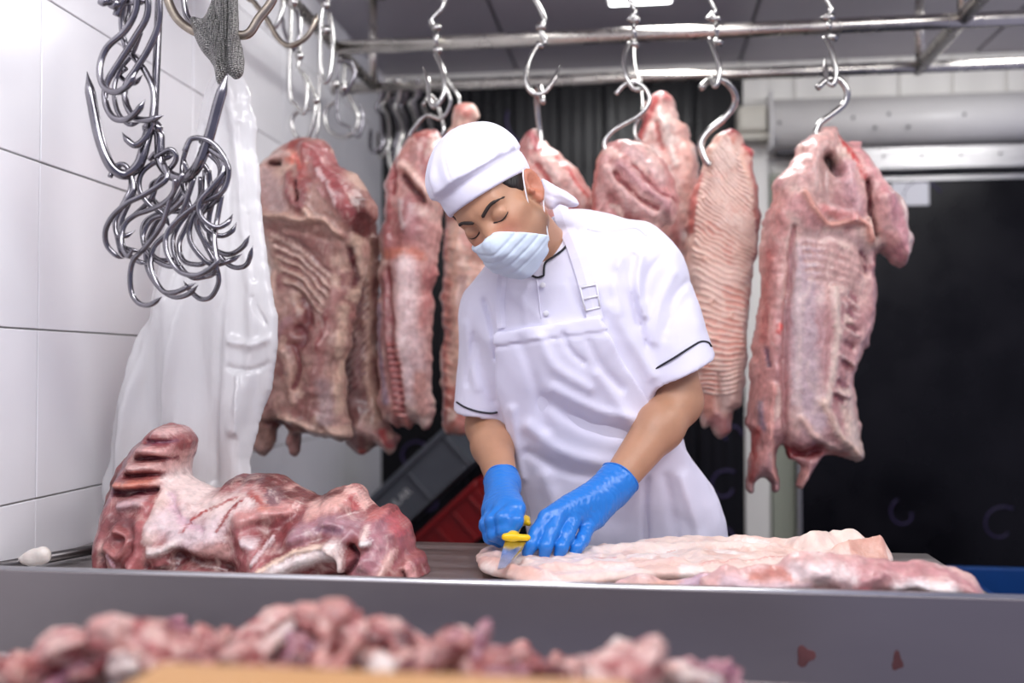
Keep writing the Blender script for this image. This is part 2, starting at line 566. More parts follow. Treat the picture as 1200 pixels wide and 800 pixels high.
def slab(name, outline, Y, T, cols, strokes=(), R=None, v=0.004, seed=0, lump=(0.010, 9), fine=(0.003, 30),
         material=None, parent=None, bend=None, top=None, smooth=4, cscale=14, cthr=0.0, stretch=(1, 1), back=1.0, edge=0.008,
         csoft=0.25, splineit=True, floor=None):
    """a piece of meat or cloth lying in a plane: outline, real thickness, folds, ribs and colour patches.
    strokes: (points, half width px, height m, colour or None)"""
    if top is None:
        to = lambda q: (lambda p: (p[0], p[2]))(P(q[0], q[1], Y))
        sc = P(700, 400, Y)[0] - P(699, 400, Y)[0]
    else:
        to = lambda q: (lambda p: (p[0], p[1]))(PZ(q[0], q[1], top))
        sc = 1.0 / 640
    ol = [np.array(to(q)) for q in outline]
    if splineit:
        ol = ol + [ol[0]]
        ol = spline(ol, smooth)[:-1]
    ol = np.array(ol)
    R = R or T * 1.4
    lo2 = ol.min(0) - 0.03
    hi2 = ol.max(0) + 0.03
    mid = top if top is not None else Y
    ua = np.arange(lo2[0], hi2[0], v, dtype=np.float32)
    wa = np.arange(lo2[1], hi2[1], v, dtype=np.float32)
    U, W = ua[:, None], wa[None, :]
    Uf, Wf = np.broadcast_arrays(U, W)
    wob = edge * fbm3(Uf * 22, Wf * 22, Uf * 0, seed + 5, 3)
    d = polyd(U, W, ol) + wob
    h = np.where(d > 0, T * np.sqrt(np.clip(1 - (1 - np.clip(d / R, 0, 1)) ** 2, 0, 1)), d)
    su, sw = stretch
    n1 = fbm3(Uf * lump[1] * su, Wf * lump[1] * sw, Uf * 0 + 2.3, seed, 3)
    n2 = fbm3(Uf * fine[1] * su, Wf * fine[1] * sw, Uf * 0 + 7.7, seed + 9, 3)
    s = lump[0] * n1 + fine[0] * n2
    nc = fbm3(Uf * cscale * su + 3, Wf * cscale * sw, Uf * 0 + 1.1, seed + 21, 4)
    base = [np.array(srgb(*c)) for c in cols]
    t = np.clip((nc - cthr) / csoft * 0.5 + 0.5, 0, 1)[..., None]
    C = base[0] * (1 - t) + base[1] * t
    if len(base) > 2:
        nd = fbm3(Uf * cscale * su * 1.7 + 9, Wf * cscale * sw * 1.7, Uf * 0 + 4.1, seed + 31, 4)
        t = np.clip((nd - 0.35) / 0.3, 0, 1)[..., None]
        C = C * (1 - t) + base[2] * t
    wu = 0.003 * fbm3(Uf * 30, Wf * 30, Uf * 0 + 6, seed + 40, 2)
    for st in strokes:
        pp = [np.array(to(q)) for q in st[0]]
        if len(pp) > 2:
            pp = spline(pp, 3)
        wd = st[1] * sc
        dd = lined(U + wu, W + wu, pp)
        g = np.exp(-(dd / wd) ** 2)
        s = s + st[2] * g
        if len(st) > 3 and st[3] is not None:
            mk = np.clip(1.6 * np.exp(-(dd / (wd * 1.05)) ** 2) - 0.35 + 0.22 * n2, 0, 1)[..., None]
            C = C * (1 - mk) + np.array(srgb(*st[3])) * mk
    s = s * np.clip(d / 0.02, 0, 1)
    C = C * 0.88 + 0.12 * (C @ np.array((0.3, 0.6, 0.1)))[..., None]
    cen = np.zeros_like(h) + mid
    if bend is not None:
        cen = cen + bend(Uf, Wf, d)
    hm = h.max() + np.abs(s).max() + 0.012
    tlo, thi = float(cen.min() - hm), float(cen.max() + hm)
    ta = np.arange(tlo, thi, v, dtype=np.float32)
    if top is None:
        tt = ta[None, :, None]
        e = lambda a: a[:, None, :]
        f = np.maximum(e(cen - h - s) - tt, tt - e(cen + h * back)) * 0.75
        lo = (ua[0], ta[0], wa[0])
        if floor is not None:
            f = np.maximum(f, floor - wa[None, None, :])
    else:
        tt = ta[None, None, :]
        e = lambda a: a[:, :, None]
        f = np.maximum(tt - e(cen + h + s), e(cen - h * back) - tt) * 0.75
        lo = (ua[0], wa[0], ta[0])
    me, pts = vdb_mesh(f, lo, v)
    iu = np.clip(((pts[:, 0] - ua[0]) / v).round().astype(int), 0, len(ua) - 1)
    iw = np.clip(((pts[:, 2 if top is None else 1] - wa[0]) / v).round().astype(int), 0, len(wa) - 1)
    paint(me, C[iu, iw])
    o = link(name, me, material or M['meat'], parent)
    if parent is None:
        if top is None:
            k = pts[pts[:, 2].argmax()]
        else:
            k = pts.mean(0)
            k[2] = pts[:, 2].min()
        rebase(o, k)
    return o

# ================================================================== THE ROOM
WX, BY, CZ = -1.07, 4.0, 2.45


def struct(name, me, m):
    o = link(name, me, m, smooth=False)
    o['kind'] = 'structure'
    return o


struct('floor', box_mesh(0.4, 1.9, -0.05, 3.6, 4.6, 0.1), M['floor'])
wl = struct('wall_left', box_mesh(WX - 0.06, 1.75, CZ / 2, 0.12, 4.5, CZ), M['grout'])
wb = struct('wall_back', box_mesh(0.5, BY + 0.08, CZ / 2, 3.3, 0.16, CZ), M['panel'])
cl = struct('ceiling', box_mesh(0.4, 1.9, CZ + 0.06, 3.6, 4.6, 0.12), M['seam'])
# tiles of the left wall, each its own piece
tw, th = 0.60, 0.30
tile = box_mesh(0, 0, 0, 0.008, tw - 0.003, th - 0.003, 0.0012, seg=1)
tile.materials.append(M['tile'])
y0, z0 = 1.623 - 2 * tw, 0.087
for i in range(7):
    for k in range(-1, 8):
        if z0 + (k + 0.5) * th < 0.05:
            continue
        o = bpy.data.objects.new('tile', tile)
        COL.objects.link(o)
        o.parent = wl
        o.location = (WX + 0.003 + random.uniform(-0.0005, 0.0005), y0 + (i - 0.5 + 0.5) * tw + tw / 2 - tw, z0 + (k + 0.5) * th)
        o.rotation_euler = (0, random.uniform(-0.003, 0.003), random.uniform(-0.0025, 0.0025))
# ceiling panels
cp = box_mesh(0, 0, 0, 0.888, 2.28, 0.012, 0.002, seg=1)
cp.materials.append(M['ceiling'])
for i in range(4):
    for k in range(2):
        o = bpy.data.objects.new('ceiling_panel', cp)
        COL.objects.link(o)
        o.parent = cl
        o.location = (-0.95 + 0.9 * i, 0.75 + 2.29 * k, CZ - 0.001)
# white panel strips of the back wall above and beside the door
bpn = box_mesh(0, 0, 0, 0.192, 0.012, CZ - 0.02, 0.003, seg=1)
bpn.materials.append(M['panel'])
for i in range(7):
    o = bpy.data.objects.new('wall_panel', bpn)
    COL.objects.link(o)
    o.parent = wb
    o.location = (0.51 + 0.2 * i, BY - 0.006, CZ / 2)


def arc_swirl(cx, cz, r, a0, a1, y, k=0.6):
    return [(cx + (r * (1 - k * t / 14)) * math.cos(a0 + (a1 - a0) * t / 14), y, cz + (r * (1 - k * t / 14)) * math.sin(a0 + (a1 - a0) * t / 14)) for t in range(15)]


# black ribbed strips left of the white post
ct = empty('strip_curtain', (-0.35, BY - 0.05, 0.0), 'glossy black ribbed plastic strip curtain covering the back wall behind the worker', 'curtain')
sw = 0.185
for i in range(8):
    bm = bmesh.new()
    nx = 24
    rows = []
    for zz in (0.02, 2.38):
        rows.append([bm.verts.new((-sw / 2 + sw * q / nx, -0.0015 * abs(math.sin(q * math.pi / 6)), zz)) for q in range(nx + 1)])
    rb = [[bm.verts.new((-sw / 2 + sw * q / nx, 0.004, zz)) for q in range(nx + 1)] for zz in (0.02, 2.38)]
    for q in range(nx):
        bm.faces.new((rows[0][q], rows[0][q + 1], rows[1][q + 1], rows[1][q]))
        bm.faces.new((rb[0][q + 1], rb[0][q], rb[1][q], rb[1][q + 1]))
    bm.faces.new((rows[0][0], rows[1][0], rb[1][0], rb[0][0]))
    bm.faces.new((rows[0][nx], rb[0][nx], rb[1][nx], rows[1][nx]))
    me = bpy.data.meshes.new('strip')
    bm.to_mesh(me)
    bm.free()
    bmx = Matrix.Translation((-1.07 + sw * (i + 0.5), BY - 0.035 - 0.006 * (i % 2), 0)) @ Matrix.Rotation(random.uniform(-0.02, 0.02), 4, 'Z')
    me.transform(bmx)
    link('strip', me, M['blackstrip'], ct, smooth=True)
sws = [arc_swirl(a, b, r, s, e, BY - 0.052) for a, b, r, s, e in (
    (-0.48, 2.03, 0.06, 0, 5.5), (-0.42, 2.2, 0.13, 2.6, 5.0), (-0.62, 2.2, 0.14, 3.3, 5.3), (0.22, 2.06, 0.07, 5.5, 0.2),
    (0.16, 2.22, 0.12, 3.4, 4.9), (-0.35, 1.86, 0.06, 0.2, 2.9), (-0.22, 1.84, 0.055, 0.3, 3.0), (-0.92, 0.85, 0.08, 0, 5.0),
    (-0.85, 0.68, 0.07, 2, 6.0), (0.33, 0.75, 0.07, 1, 6), (0.30, 0.55, 0.09, 4, 8.5), (0.35, 0.95, 0.05, 0, 4), (0.3, 0.35, 0.08, 2, 7))]
for q in sws:
    link('swirl_ornament', tube_mesh(q, 0.005, 5), M['purple'], ct)

# post, frame and black door at right
struct('trim_1', box_mesh(0.455, BY - 0.03, 1.19, 0.095, 0.06, 2.38, 0.004), M['panel'])
struct('trim_2', box_mesh(0.555, BY - 0.025, 0.99, 0.088, 0.05, 1.98, 0.004), M['greenpost'])
dr = empty('door_1', (1.2, BY - 0.04, 0), None, None)
dr['kind'] = 'structure'
link('door_leaf', box_mesh(1.30, BY - 0.055, 1.0, 1.40, 0.03, 1.95, 0.003), M['black'], dr, smooth=False)
link('door_jamb', box_mesh(0.606, BY - 0.07, 1.0, 0.012, 0.08, 2.0, 0.002), M['steel'], dr, smooth=False)
link('door_lintel', box_mesh(1.36, BY - 0.09, 2.012, 1.50, 0.10, 0.085, 0.004), M['steel'], dr, smooth=False)
link('hem_bar', box_mesh(1.30, BY - 0.075, 1.945, 1.38, 0.012, 0.02, 0.002), M['steel'], dr, smooth=False)
rv = [tube_mesh([(0.78 + 0.14 * i, BY - 0.141, 2.02), (0.78 + 0.14 * i, BY - 0.146, 2.02)], 0.006, 8) for i in range(7)]
for q in rv:
    link('rivet', q, M['steel'], dr)
dsw = [arc_swirl(a, b, r, s, e, BY - 0.072) for a, b, r, s, e in ((1.05, 1.86, 0.1, 0.3, 2.9), (0.85, 0.42, 0.07, 0, 5.0), (1.35, 0.62, 0.08, 1, 5.5), (1.0, 0.66, 0.06, 2, 6.5), (0.72, 1.42, 0.06, 0, 5), (1.5, 1.75, 0.08, 0, 4))]
for q in dsw:
    link('swirl_ornament', tube_mesh(q, 0.003, 5), M['purple'], dr)
p0, p1 = P(1045, 214, BY - 0.075), P(1089, 240, BY - 0.075)
tag(rebase(link('door_label', box_mesh((p0[0] + p1[0]) / 2, BY - 0.0725, (p0[2] + p1[2]) / 2, p1[0] - p0[0], 0.003, p0[2] - p1[2]), M['label'], None, False),
    ((p0[0] + p1[0]) / 2, BY - 0.0725, p1[2])), 'small blank white label stuck high on the black door', 'label')

# air curtain above the door
ac = empty('air_curtain', (1.1, BY - 0.1, 2.07), 'long rounded white air curtain unit mounted above the black door', 'air curtain')
prof = [(0.0, 2.06), (-0.10, 2.07), (-0.165, 2.10), (-0.185, 2.15), (-0.18, 2.19), (-0.15, 2.235), (-0.09, 2.265), (0.0, 2.275)]
bm = bmesh.new()
A = [bm.verts.new((0.505, BY + y_, z_)) for y_, z_ in prof]
B = [bm.verts.new((1.75, BY + y_, z_)) for y_, z_ in prof]
for i in range(len(prof) - 1):
    bm.faces.new((A[i], A[i + 1], B[i + 1], B[i]))
bm.faces.new(A[::-1])
bm.faces.new(B)
bmesh.ops.recalc_face_normals(bm, faces=bm.faces)
me = bpy.data.meshes.new('housing')
bm.to_mesh(me)
bm.free()
M['ac'] = mat('white_enamel', srgb(214, 212, 210), 0.35, vary=0.05, vscale=5)
link('housing', me, M['ac'], ac)
link('end_cap', box_mesh(0.500, BY - 0.095, 2.166, 0.012, 0.19, 0.225, 0.005), M['ac'], ac)
link('air_grille', box_mesh(1.13, BY - 0.08, 2.052, 1.2, 0.10, 0.014, 0.003), M['seam'], ac, False)
scr = [tube_mesh([(x_, BY - 0.18, z_), (x_, BY - 0.188, z_)], 0.006, 8) for x_, z_ in ((0.53, 2.15), (0.80, 2.16), (0.93, 2.17), (1.0, 2.12), (1.2, 2.16), (0.88, 2.12))]
for q in scr:
    link('screw', q, M['seam'], ac)
jb = empty('junction_box', (0.45, BY - 0.12, 2.10), 'small beige junction box beside the left end of the air curtain', 'junction box')
link('box_body', box_mesh(0.432, BY - 0.11, 2.175, 0.11, 0.10, 0.105, 0.008), M['boxgrey'], jb)
link('box_lid', box_mesh(0.432, BY - 0.168, 2.175, 0.10, 0.014, 0.092, 0.006), M['boxgrey'], jb)
link('bracket', box_mesh(0.432, BY - 0.11, 2.107, 0.125, 0.11, 0.022, 0.003), M['boxgrey'], jb)

# lamp whose far end shows on the ceiling
for nm, cx, cyy, sx, sy, lb in (('ceiling_lamp', 0.005, 2.70, 0.20, 1.05, 'bright white batten lamp on the ceiling above the hanging rails'),):
    lp = empty(nm, (cx, cyy, CZ - 0.01), lb, 'lamp')
    link('lamp_housing', box_mesh(cx, cyy, CZ - 0.018, sx + 0.02, sy + 0.02, 0.022, 0.003), M['ac'], lp)
    link('lamp_diffuser', box_mesh(cx, cyy, CZ - 0.034, sx, sy, 0.012, 0.004), M['lamp'], lp)

# rails
RZ = 2.12
rf = empty('rail_frame', (0.3, 2.9, RZ), 'welded stainless steel pipe rail frame hung below the ceiling', 'rail')


def rod(a, b, r, name='pipe', m='pipe', par=None, seg=16):
    return link(name, tube_mesh([a, b], r, seg), M[m], par or rf)


Z1 = P(600, 47, 2.7)[2]
Z2 = P(600, 96.5, 3.1)[2]
rod((-0.95, 2.3, RZ + 0.05), (1.7, 2.3, RZ + 0.05), 0.017)
rod((-0.86, 2.7, Z1), (1.9, 2.7, Z1), 0.020)
rod((-1.0, 3.1, Z2), (2.0, 3.1, Z2), 0.0185)
rod((-0.86, 0.5, Z1), (-0.86, 3.1, Z1), 0.017)
q1 = P(1130, 30, 2.7)
rod((q1[0], 1.3, Z1 + 0.03), (q1[0] - 0.005, 3.12, Z2 + 0.0), 0.021)
for X_, Y_ in ((P(1078, 60, 3.1)[0], 3.1), (P(437, 80, 3.1)[0], 3.1), (P(1128, 10, 2.7)[0], 2.7), (-0.86, 1.1), (1.6, 2.3), (-0.93, 2.3)):
    rod((X_, Y_, Z1), (X_, Y_, CZ - 0.004), 0.013, 'hanger_post')
    link('hanger_plate', box_mesh(X_, Y_, CZ - 0.012, 0.07, 0.07, 0.008, 0.002), M['pipe'], rf)

# ================================================================== HANGING MEAT
HANG = 'pork sides hanging from the rail'


def ribs(A, B, n, hw, h, col, sag=0.0, skip=()):
    dens = lambda q: spline([(*a, 0) for a in (q if len(q) > 2 else (q[0], ((q[0][0] + q[1][0]) / 2, (q[0][1] + q[1][1]) / 2), q[1]))], 60)
    A, B = dens(A), dens(B)
    out = []
    for i in range(n):
        if i in skip:
            continue
        t = (i + 0.5) / n
        a = A[min(int(t * (len(A) - 1)), len(A) - 1)]
        b = B[min(int(t * (len(B) - 1)), len(B) - 1)]
        c = (a + b) / 2 + np.array((0, sag, 0))
        out.append(([tuple(a[:2]), tuple(c[:2]), tuple(b[:2])], hw, h, col))
    return out


# the big side at the right
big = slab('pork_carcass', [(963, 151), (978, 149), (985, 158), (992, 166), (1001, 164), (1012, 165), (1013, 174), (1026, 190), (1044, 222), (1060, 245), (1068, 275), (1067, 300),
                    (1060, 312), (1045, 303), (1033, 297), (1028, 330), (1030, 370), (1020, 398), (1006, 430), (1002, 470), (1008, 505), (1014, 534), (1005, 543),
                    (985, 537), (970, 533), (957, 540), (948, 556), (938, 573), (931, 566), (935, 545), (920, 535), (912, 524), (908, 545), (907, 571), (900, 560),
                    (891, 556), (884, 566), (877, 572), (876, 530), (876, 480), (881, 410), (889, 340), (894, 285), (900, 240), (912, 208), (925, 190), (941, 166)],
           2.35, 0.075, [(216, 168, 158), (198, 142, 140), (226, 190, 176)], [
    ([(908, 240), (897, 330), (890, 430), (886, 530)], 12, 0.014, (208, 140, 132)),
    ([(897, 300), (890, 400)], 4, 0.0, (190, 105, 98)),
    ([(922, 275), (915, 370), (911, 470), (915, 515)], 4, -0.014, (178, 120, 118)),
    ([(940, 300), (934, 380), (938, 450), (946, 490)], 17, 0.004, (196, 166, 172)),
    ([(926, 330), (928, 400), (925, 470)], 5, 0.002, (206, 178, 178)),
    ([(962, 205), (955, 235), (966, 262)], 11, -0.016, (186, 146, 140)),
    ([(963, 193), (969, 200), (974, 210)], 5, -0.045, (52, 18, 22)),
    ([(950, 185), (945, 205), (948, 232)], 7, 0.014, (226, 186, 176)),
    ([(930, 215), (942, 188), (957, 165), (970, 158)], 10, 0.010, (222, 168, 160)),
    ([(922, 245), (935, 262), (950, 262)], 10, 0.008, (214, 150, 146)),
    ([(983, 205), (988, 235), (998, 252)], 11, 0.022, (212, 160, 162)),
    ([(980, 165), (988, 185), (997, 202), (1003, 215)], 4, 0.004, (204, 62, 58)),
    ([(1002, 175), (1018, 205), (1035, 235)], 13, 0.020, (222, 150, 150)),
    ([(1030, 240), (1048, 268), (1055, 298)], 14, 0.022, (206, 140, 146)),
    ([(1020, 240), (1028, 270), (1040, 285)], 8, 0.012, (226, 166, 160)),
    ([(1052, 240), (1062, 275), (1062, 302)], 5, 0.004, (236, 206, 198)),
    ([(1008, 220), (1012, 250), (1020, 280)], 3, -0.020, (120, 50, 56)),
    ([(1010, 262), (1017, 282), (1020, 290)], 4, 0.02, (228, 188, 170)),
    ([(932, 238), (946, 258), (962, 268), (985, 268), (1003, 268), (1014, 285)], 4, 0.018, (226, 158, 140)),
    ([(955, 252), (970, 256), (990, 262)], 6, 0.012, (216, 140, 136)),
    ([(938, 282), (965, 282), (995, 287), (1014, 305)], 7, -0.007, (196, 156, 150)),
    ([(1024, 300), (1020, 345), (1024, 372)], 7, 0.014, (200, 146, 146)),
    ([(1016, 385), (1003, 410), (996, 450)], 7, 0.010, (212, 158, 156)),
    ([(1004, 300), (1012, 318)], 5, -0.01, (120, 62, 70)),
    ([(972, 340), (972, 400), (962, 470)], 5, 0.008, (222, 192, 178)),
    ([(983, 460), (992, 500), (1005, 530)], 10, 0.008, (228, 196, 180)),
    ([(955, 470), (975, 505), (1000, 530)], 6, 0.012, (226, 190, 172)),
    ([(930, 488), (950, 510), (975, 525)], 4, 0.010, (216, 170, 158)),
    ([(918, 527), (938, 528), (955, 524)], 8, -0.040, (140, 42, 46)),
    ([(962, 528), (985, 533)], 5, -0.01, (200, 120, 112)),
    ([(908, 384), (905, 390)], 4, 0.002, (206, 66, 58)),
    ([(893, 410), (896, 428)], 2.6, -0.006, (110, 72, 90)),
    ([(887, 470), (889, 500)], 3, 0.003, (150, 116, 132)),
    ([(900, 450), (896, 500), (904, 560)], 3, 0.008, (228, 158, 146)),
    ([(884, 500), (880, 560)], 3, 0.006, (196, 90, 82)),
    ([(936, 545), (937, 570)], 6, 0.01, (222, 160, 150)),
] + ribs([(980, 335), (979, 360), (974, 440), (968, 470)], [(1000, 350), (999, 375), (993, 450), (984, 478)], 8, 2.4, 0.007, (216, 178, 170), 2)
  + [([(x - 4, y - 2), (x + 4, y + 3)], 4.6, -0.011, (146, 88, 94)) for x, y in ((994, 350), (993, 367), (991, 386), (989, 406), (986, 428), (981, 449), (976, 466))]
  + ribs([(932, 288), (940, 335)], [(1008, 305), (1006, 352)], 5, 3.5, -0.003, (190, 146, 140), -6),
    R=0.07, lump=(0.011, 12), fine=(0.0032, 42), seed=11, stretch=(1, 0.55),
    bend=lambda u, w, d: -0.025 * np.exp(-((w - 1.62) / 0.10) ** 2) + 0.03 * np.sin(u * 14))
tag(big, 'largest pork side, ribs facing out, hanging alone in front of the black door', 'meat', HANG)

# the rind-out belly
bel = slab('pork_belly', [(845, 154), (857, 150), (867, 158), (872, 172), (880, 178), (880, 192), (887, 225), (892, 268), (890, 298), (881, 312), (879, 350), (875, 400), (871, 450),
                     (867, 472), (858, 480), (855, 502), (843, 512), (833, 496), (823, 500), (820, 470), (816, 440), (810, 380), (808, 320), (806, 260), (811, 228), (820, 200), (830, 175), (837, 160)],
           2.42, 0.05, [(238, 200, 184), (230, 184, 166), (226, 160, 142)], [
    ([(880, 195), (886, 240), (889, 285), (884, 305)], 6, 0.014, (206, 128, 116)),
    ([(850, 156), (862, 156)], 8, 0.006, (168, 62, 64)),
    ([(872, 172), (878, 182)], 4, 0.012, (210, 96, 96)),
    ([(838, 490), (850, 500)], 13, -0.004, (204, 132, 128)),
    ([(822, 205), (812, 232), (809, 270)], 5, 0.002, (206, 110, 100)),
    ([(868, 190), (872, 215), (880, 240)], 5, 0.012, (236, 192, 172)),
    ([(850, 420), (852, 470)], 12, 0.016, None),
    ([(826, 430), (829, 480)], 9, 0.004, (226, 150, 128)),
    ([(838, 440), (840, 478)], 2.5, -0.014, None),
] + ribs([(848, 160), (834, 182), (822, 210), (815, 250), (812, 300), (812, 360), (815, 420), (820, 462)],
         [(862, 176), (876, 225), (884, 268), (884, 292), (878, 330), (875, 380), (871, 420), (865, 458)], 50, 1.35, 0.0075, (244, 212, 196), 4)
  + [([(x, y), (x + 1, y)], 2.6, 0.009, (238, 190, 170)) for x, y in ((822, 235), (826, 268), (824, 305), (830, 355), (835, 398), (858, 300), (852, 372))],
    R=0.05, lump=(0.007, 14), fine=(0.001, 60), seed=4, material=M['skinmeat'], v=0.0028,
    bend=lambda u, w, d: 0.02 * np.sin(w * 9))
tag(bel, 'pale wrinkled pork belly hanging rind side out, left of the white post', 'meat', HANG)

m7 = slab('ham', [(771, 106), (781, 107), (788, 117), (790, 131), (799, 143), (808, 151), (812, 170), (820, 200), (823, 240), (820, 290), (812, 330), (800, 400), (775, 440),
                  (755, 400), (748, 300), (745, 230), (743, 180), (748, 152), (752, 136), (760, 118)],
          2.60, 0.065, [(238, 200, 188), (230, 176, 164), (240, 216, 206)], [
    ([(770, 112), (764, 132), (752, 155), (748, 175)], 6, 0.004, (188, 78, 76)),
    ([(776, 110), (780, 118)], 6, 0.008, (214, 120, 118)),
    ([(772, 135), (782, 165), (790, 200)], 4, 0.008, (244, 224, 214)),
    ([(798, 150), (806, 200), (812, 260)], 8, 0.006, (228, 170, 156)),
    ([(785, 230), (790, 290)], 6, 0.004, (206, 130, 122)),
    ([(768, 150), (775, 180)], 3, -0.008, (196, 110, 102)),
], lump=(0.012, 14), seed=6)
tag(m7, 'pale fatty pork leg with a narrow red knuckle at the top, behind the worker shoulder', 'meat', HANG)

m6 = slab('shoulder_joint', [(700, 186), (712, 169), (730, 162), (748, 165), (765, 180), (785, 200), (797, 225), (797, 245), (789, 262), (776, 266), (768, 300), (745, 330), (712, 320), (695, 270), (691, 235)],
          2.32, 0.075, [(222, 164, 156), (206, 134, 130), (236, 196, 184)], [
    ([(735, 178), (755, 190), (775, 215)], 9, 0.018, (226, 178, 172)),
    ([(728, 200), (752, 222), (785, 250)], 9, 0.022, (214, 154, 154)),
    ([(712, 205), (735, 235), (765, 258)], 7, 0.016, (226, 172, 164)),
    ([(742, 200), (765, 225), (790, 240)], 2.5, -0.014, (170, 88, 90)),
    ([(720, 210), (745, 236), (770, 250)], 2.5, -0.016, (166, 84, 84)),
    ([(715, 235), (728, 255), (745, 262)], 6, -0.014, (170, 100, 96)),
    ([(718, 246), (730, 258)], 4, 0.012, (206, 164, 150)),
    ([(700, 195), (694, 225), (694, 255)], 5, 0.010, (198, 96, 84)),
    ([(705, 180), (700, 190)], 4, 0.010, (226, 150, 130)),
    ([(712, 180), (725, 190)], 6, 0.012, (232, 180, 168)),
    ([(775, 175), (792, 205)], 4, 0.0, (214, 130, 122)),
], lump=(0.012, 20), fine=(0.004, 40), seed=8)
tag(m6, 'lumpy red pork shoulder hanging just above the worker raised shoulder', 'meat', HANG)

m5 = slab('shoulder_joint', [(614, 158), (628, 151), (637, 165), (650, 176), (672, 195), (688, 218), (698, 240), (694, 262), (684, 300), (668, 350), (640, 400), (612, 380), (604, 300), (600, 220), (604, 180)],
          2.42, 0.07, [(226, 172, 160), (210, 138, 130), (238, 202, 190)], [
    ([(622, 160), (634, 180)], 7, 0.008, (176, 70, 76)),
    ([(640, 190), (665, 212), (688, 240)], 9, 0.016, (232, 182, 170)),
    ([(632, 200), (655, 228), (680, 255)], 3, -0.012, (196, 96, 90)),
    ([(625, 210), (640, 240)], 8, 0.012, (220, 150, 140)),
    ([(655, 190), (690, 235)], 3, 0.004, (206, 90, 86)),
], lump=(0.012, 20), seed=9)
tag(m5, 'pork shoulder seen only behind the worker ear and neck', 'meat', HANG)

m4 = slab('pork_carcass', [(531, 127), (543, 120), (555, 123), (560, 136), (556, 155), (563, 185), (572, 230), (575, 300), (572, 380), (562, 450), (552, 495), (545, 508), (530, 505), (522, 506),
                  (518, 480), (520, 420), (518, 350), (520, 290), (524, 250), (522, 200), (524, 160)],
          2.62, 0.06, [(226, 172, 152), (206, 124, 108), (236, 200, 182)], [
    ([(540, 126), (550, 135)], 9, 0.01, (222, 142, 128)),
    ([(524, 270), (522, 350), (524, 430), (526, 490)], 4, 0.008, (196, 84, 70)),
    ([(536, 270), (540, 340), (538, 420)], 8, 0.008, (232, 184, 162)),
    ([(545, 330), (548, 400)], 6, -0.004, (190, 150, 140)),
] + ribs([(520, 270), (520, 480)], [(532, 275), (532, 488)], 16, 1.8, 0.006, (224, 150, 130)), seed=13)
tag(m4, 'narrow pork side with a pale bone knuckle showing above the worker cap', 'meat', HANG)

m3 = slab('pork_carcass', [(487, 153), (498, 149), (508, 151), (520, 162), (527, 180), (526, 215), (520, 240), (516, 275), (510, 310), (506, 370), (505, 430), (508, 485), (505, 500), (496, 507), (489, 498),
                  (480, 506), (472, 500), (465, 503), (455, 494), (447, 488), (444, 440), (443, 380), (444, 320), (447, 280), (450, 240), (456, 205), (466, 178), (477, 160)],
          2.40, 0.07, [(206, 146, 138), (186, 112, 108), (224, 186, 172)], [
    ([(490, 158), (505, 162)], 9, 0.010, (200, 104, 92)),
    ([(474, 182), (486, 172)], 8, 0.012, (214, 146, 132)),
    ([(476, 198), (496, 216), (512, 240)], 7, 0.022, (232, 184, 168)),
    ([(480, 212), (492, 228), (500, 240)], 5, -0.018, (104, 40, 42)),
    ([(462, 205), (458, 250), (457, 290)], 8, 0.010, (184, 104, 102)),
    ([(468, 190), (468, 230)], 2.5, -0.012, (150, 60, 60)),
    ([(486, 245), (490, 275)], 11, 0.012, (186, 124, 124)),
    ([(476, 240), (480, 270)], 4, 0.006, (220, 190, 186)),
    ([(458, 300), (478, 298), (500, 302)], 7, 0.004, (212, 124, 102)),
    ([(482, 316), (485, 390), (494, 460)], 15, 0.010, (228, 194, 192)),
    ([(462, 318), (468, 400), (480, 480)], 4, -0.012, (146, 66, 68)),
    ([(456, 330), (460, 400), (470, 470)], 6, 0.004, (176, 112, 112)),
    ([(448, 360), (450, 420), (458, 470)], 5, 0.003, (160, 132, 150)),
    ([(498, 440), (500, 480)], 8, 0.003, (216, 156, 142)),
    ([(470, 480), (480, 495)], 7, 0.006, (206, 124, 112)),
] + ribs([(462, 400), (470, 490)], [(474, 400), (482, 490)], 12, 1.8, 0.006, (196, 110, 104)),
    lump=(0.010, 14), seed=15, stretch=(1, 0.5))
tag(m3, 'long pork side with red folded top and pale lower back, left of the worker head', 'meat', HANG)

m2 = slab('pork_carcass', [(425, 250), (438, 262), (445, 290), (444, 350), (443, 410), (446, 455), (453, 488), (466, 512), (464, 528), (455, 536), (441, 525), (427, 536), (413, 526), (403, 515), (400, 450),
                  (400, 400), (402, 350), (405, 300), (412, 262)],
          2.44, 0.05, [(164, 122, 112), (142, 92, 86), (186, 148, 130)], [
    ([(436, 280), (434, 360), (436, 440), (446, 490)], 5, 0.008, (206, 166, 146)),
    ([(422, 330), (416, 400), (420, 470)], 9, 0.0, (158, 122, 118)),
    ([(430, 500), (455, 520)], 9, 0.008, (206, 160, 148)),
    ([(425, 528), (430, 532)], 4, 0.0, (190, 80, 70)),
    ([(452, 505), (460, 520)], 5, 0.0, (176, 70, 66)),
] + ribs([(412, 350), (410, 470)], [(436, 330), (434, 440)], 12, 1.8, -0.006, (140, 90, 88), 4), lump=(0.008, 14), seed=17)
tag(m2, 'thin brownish pork side hanging close behind the leftmost one', 'meat', HANG)

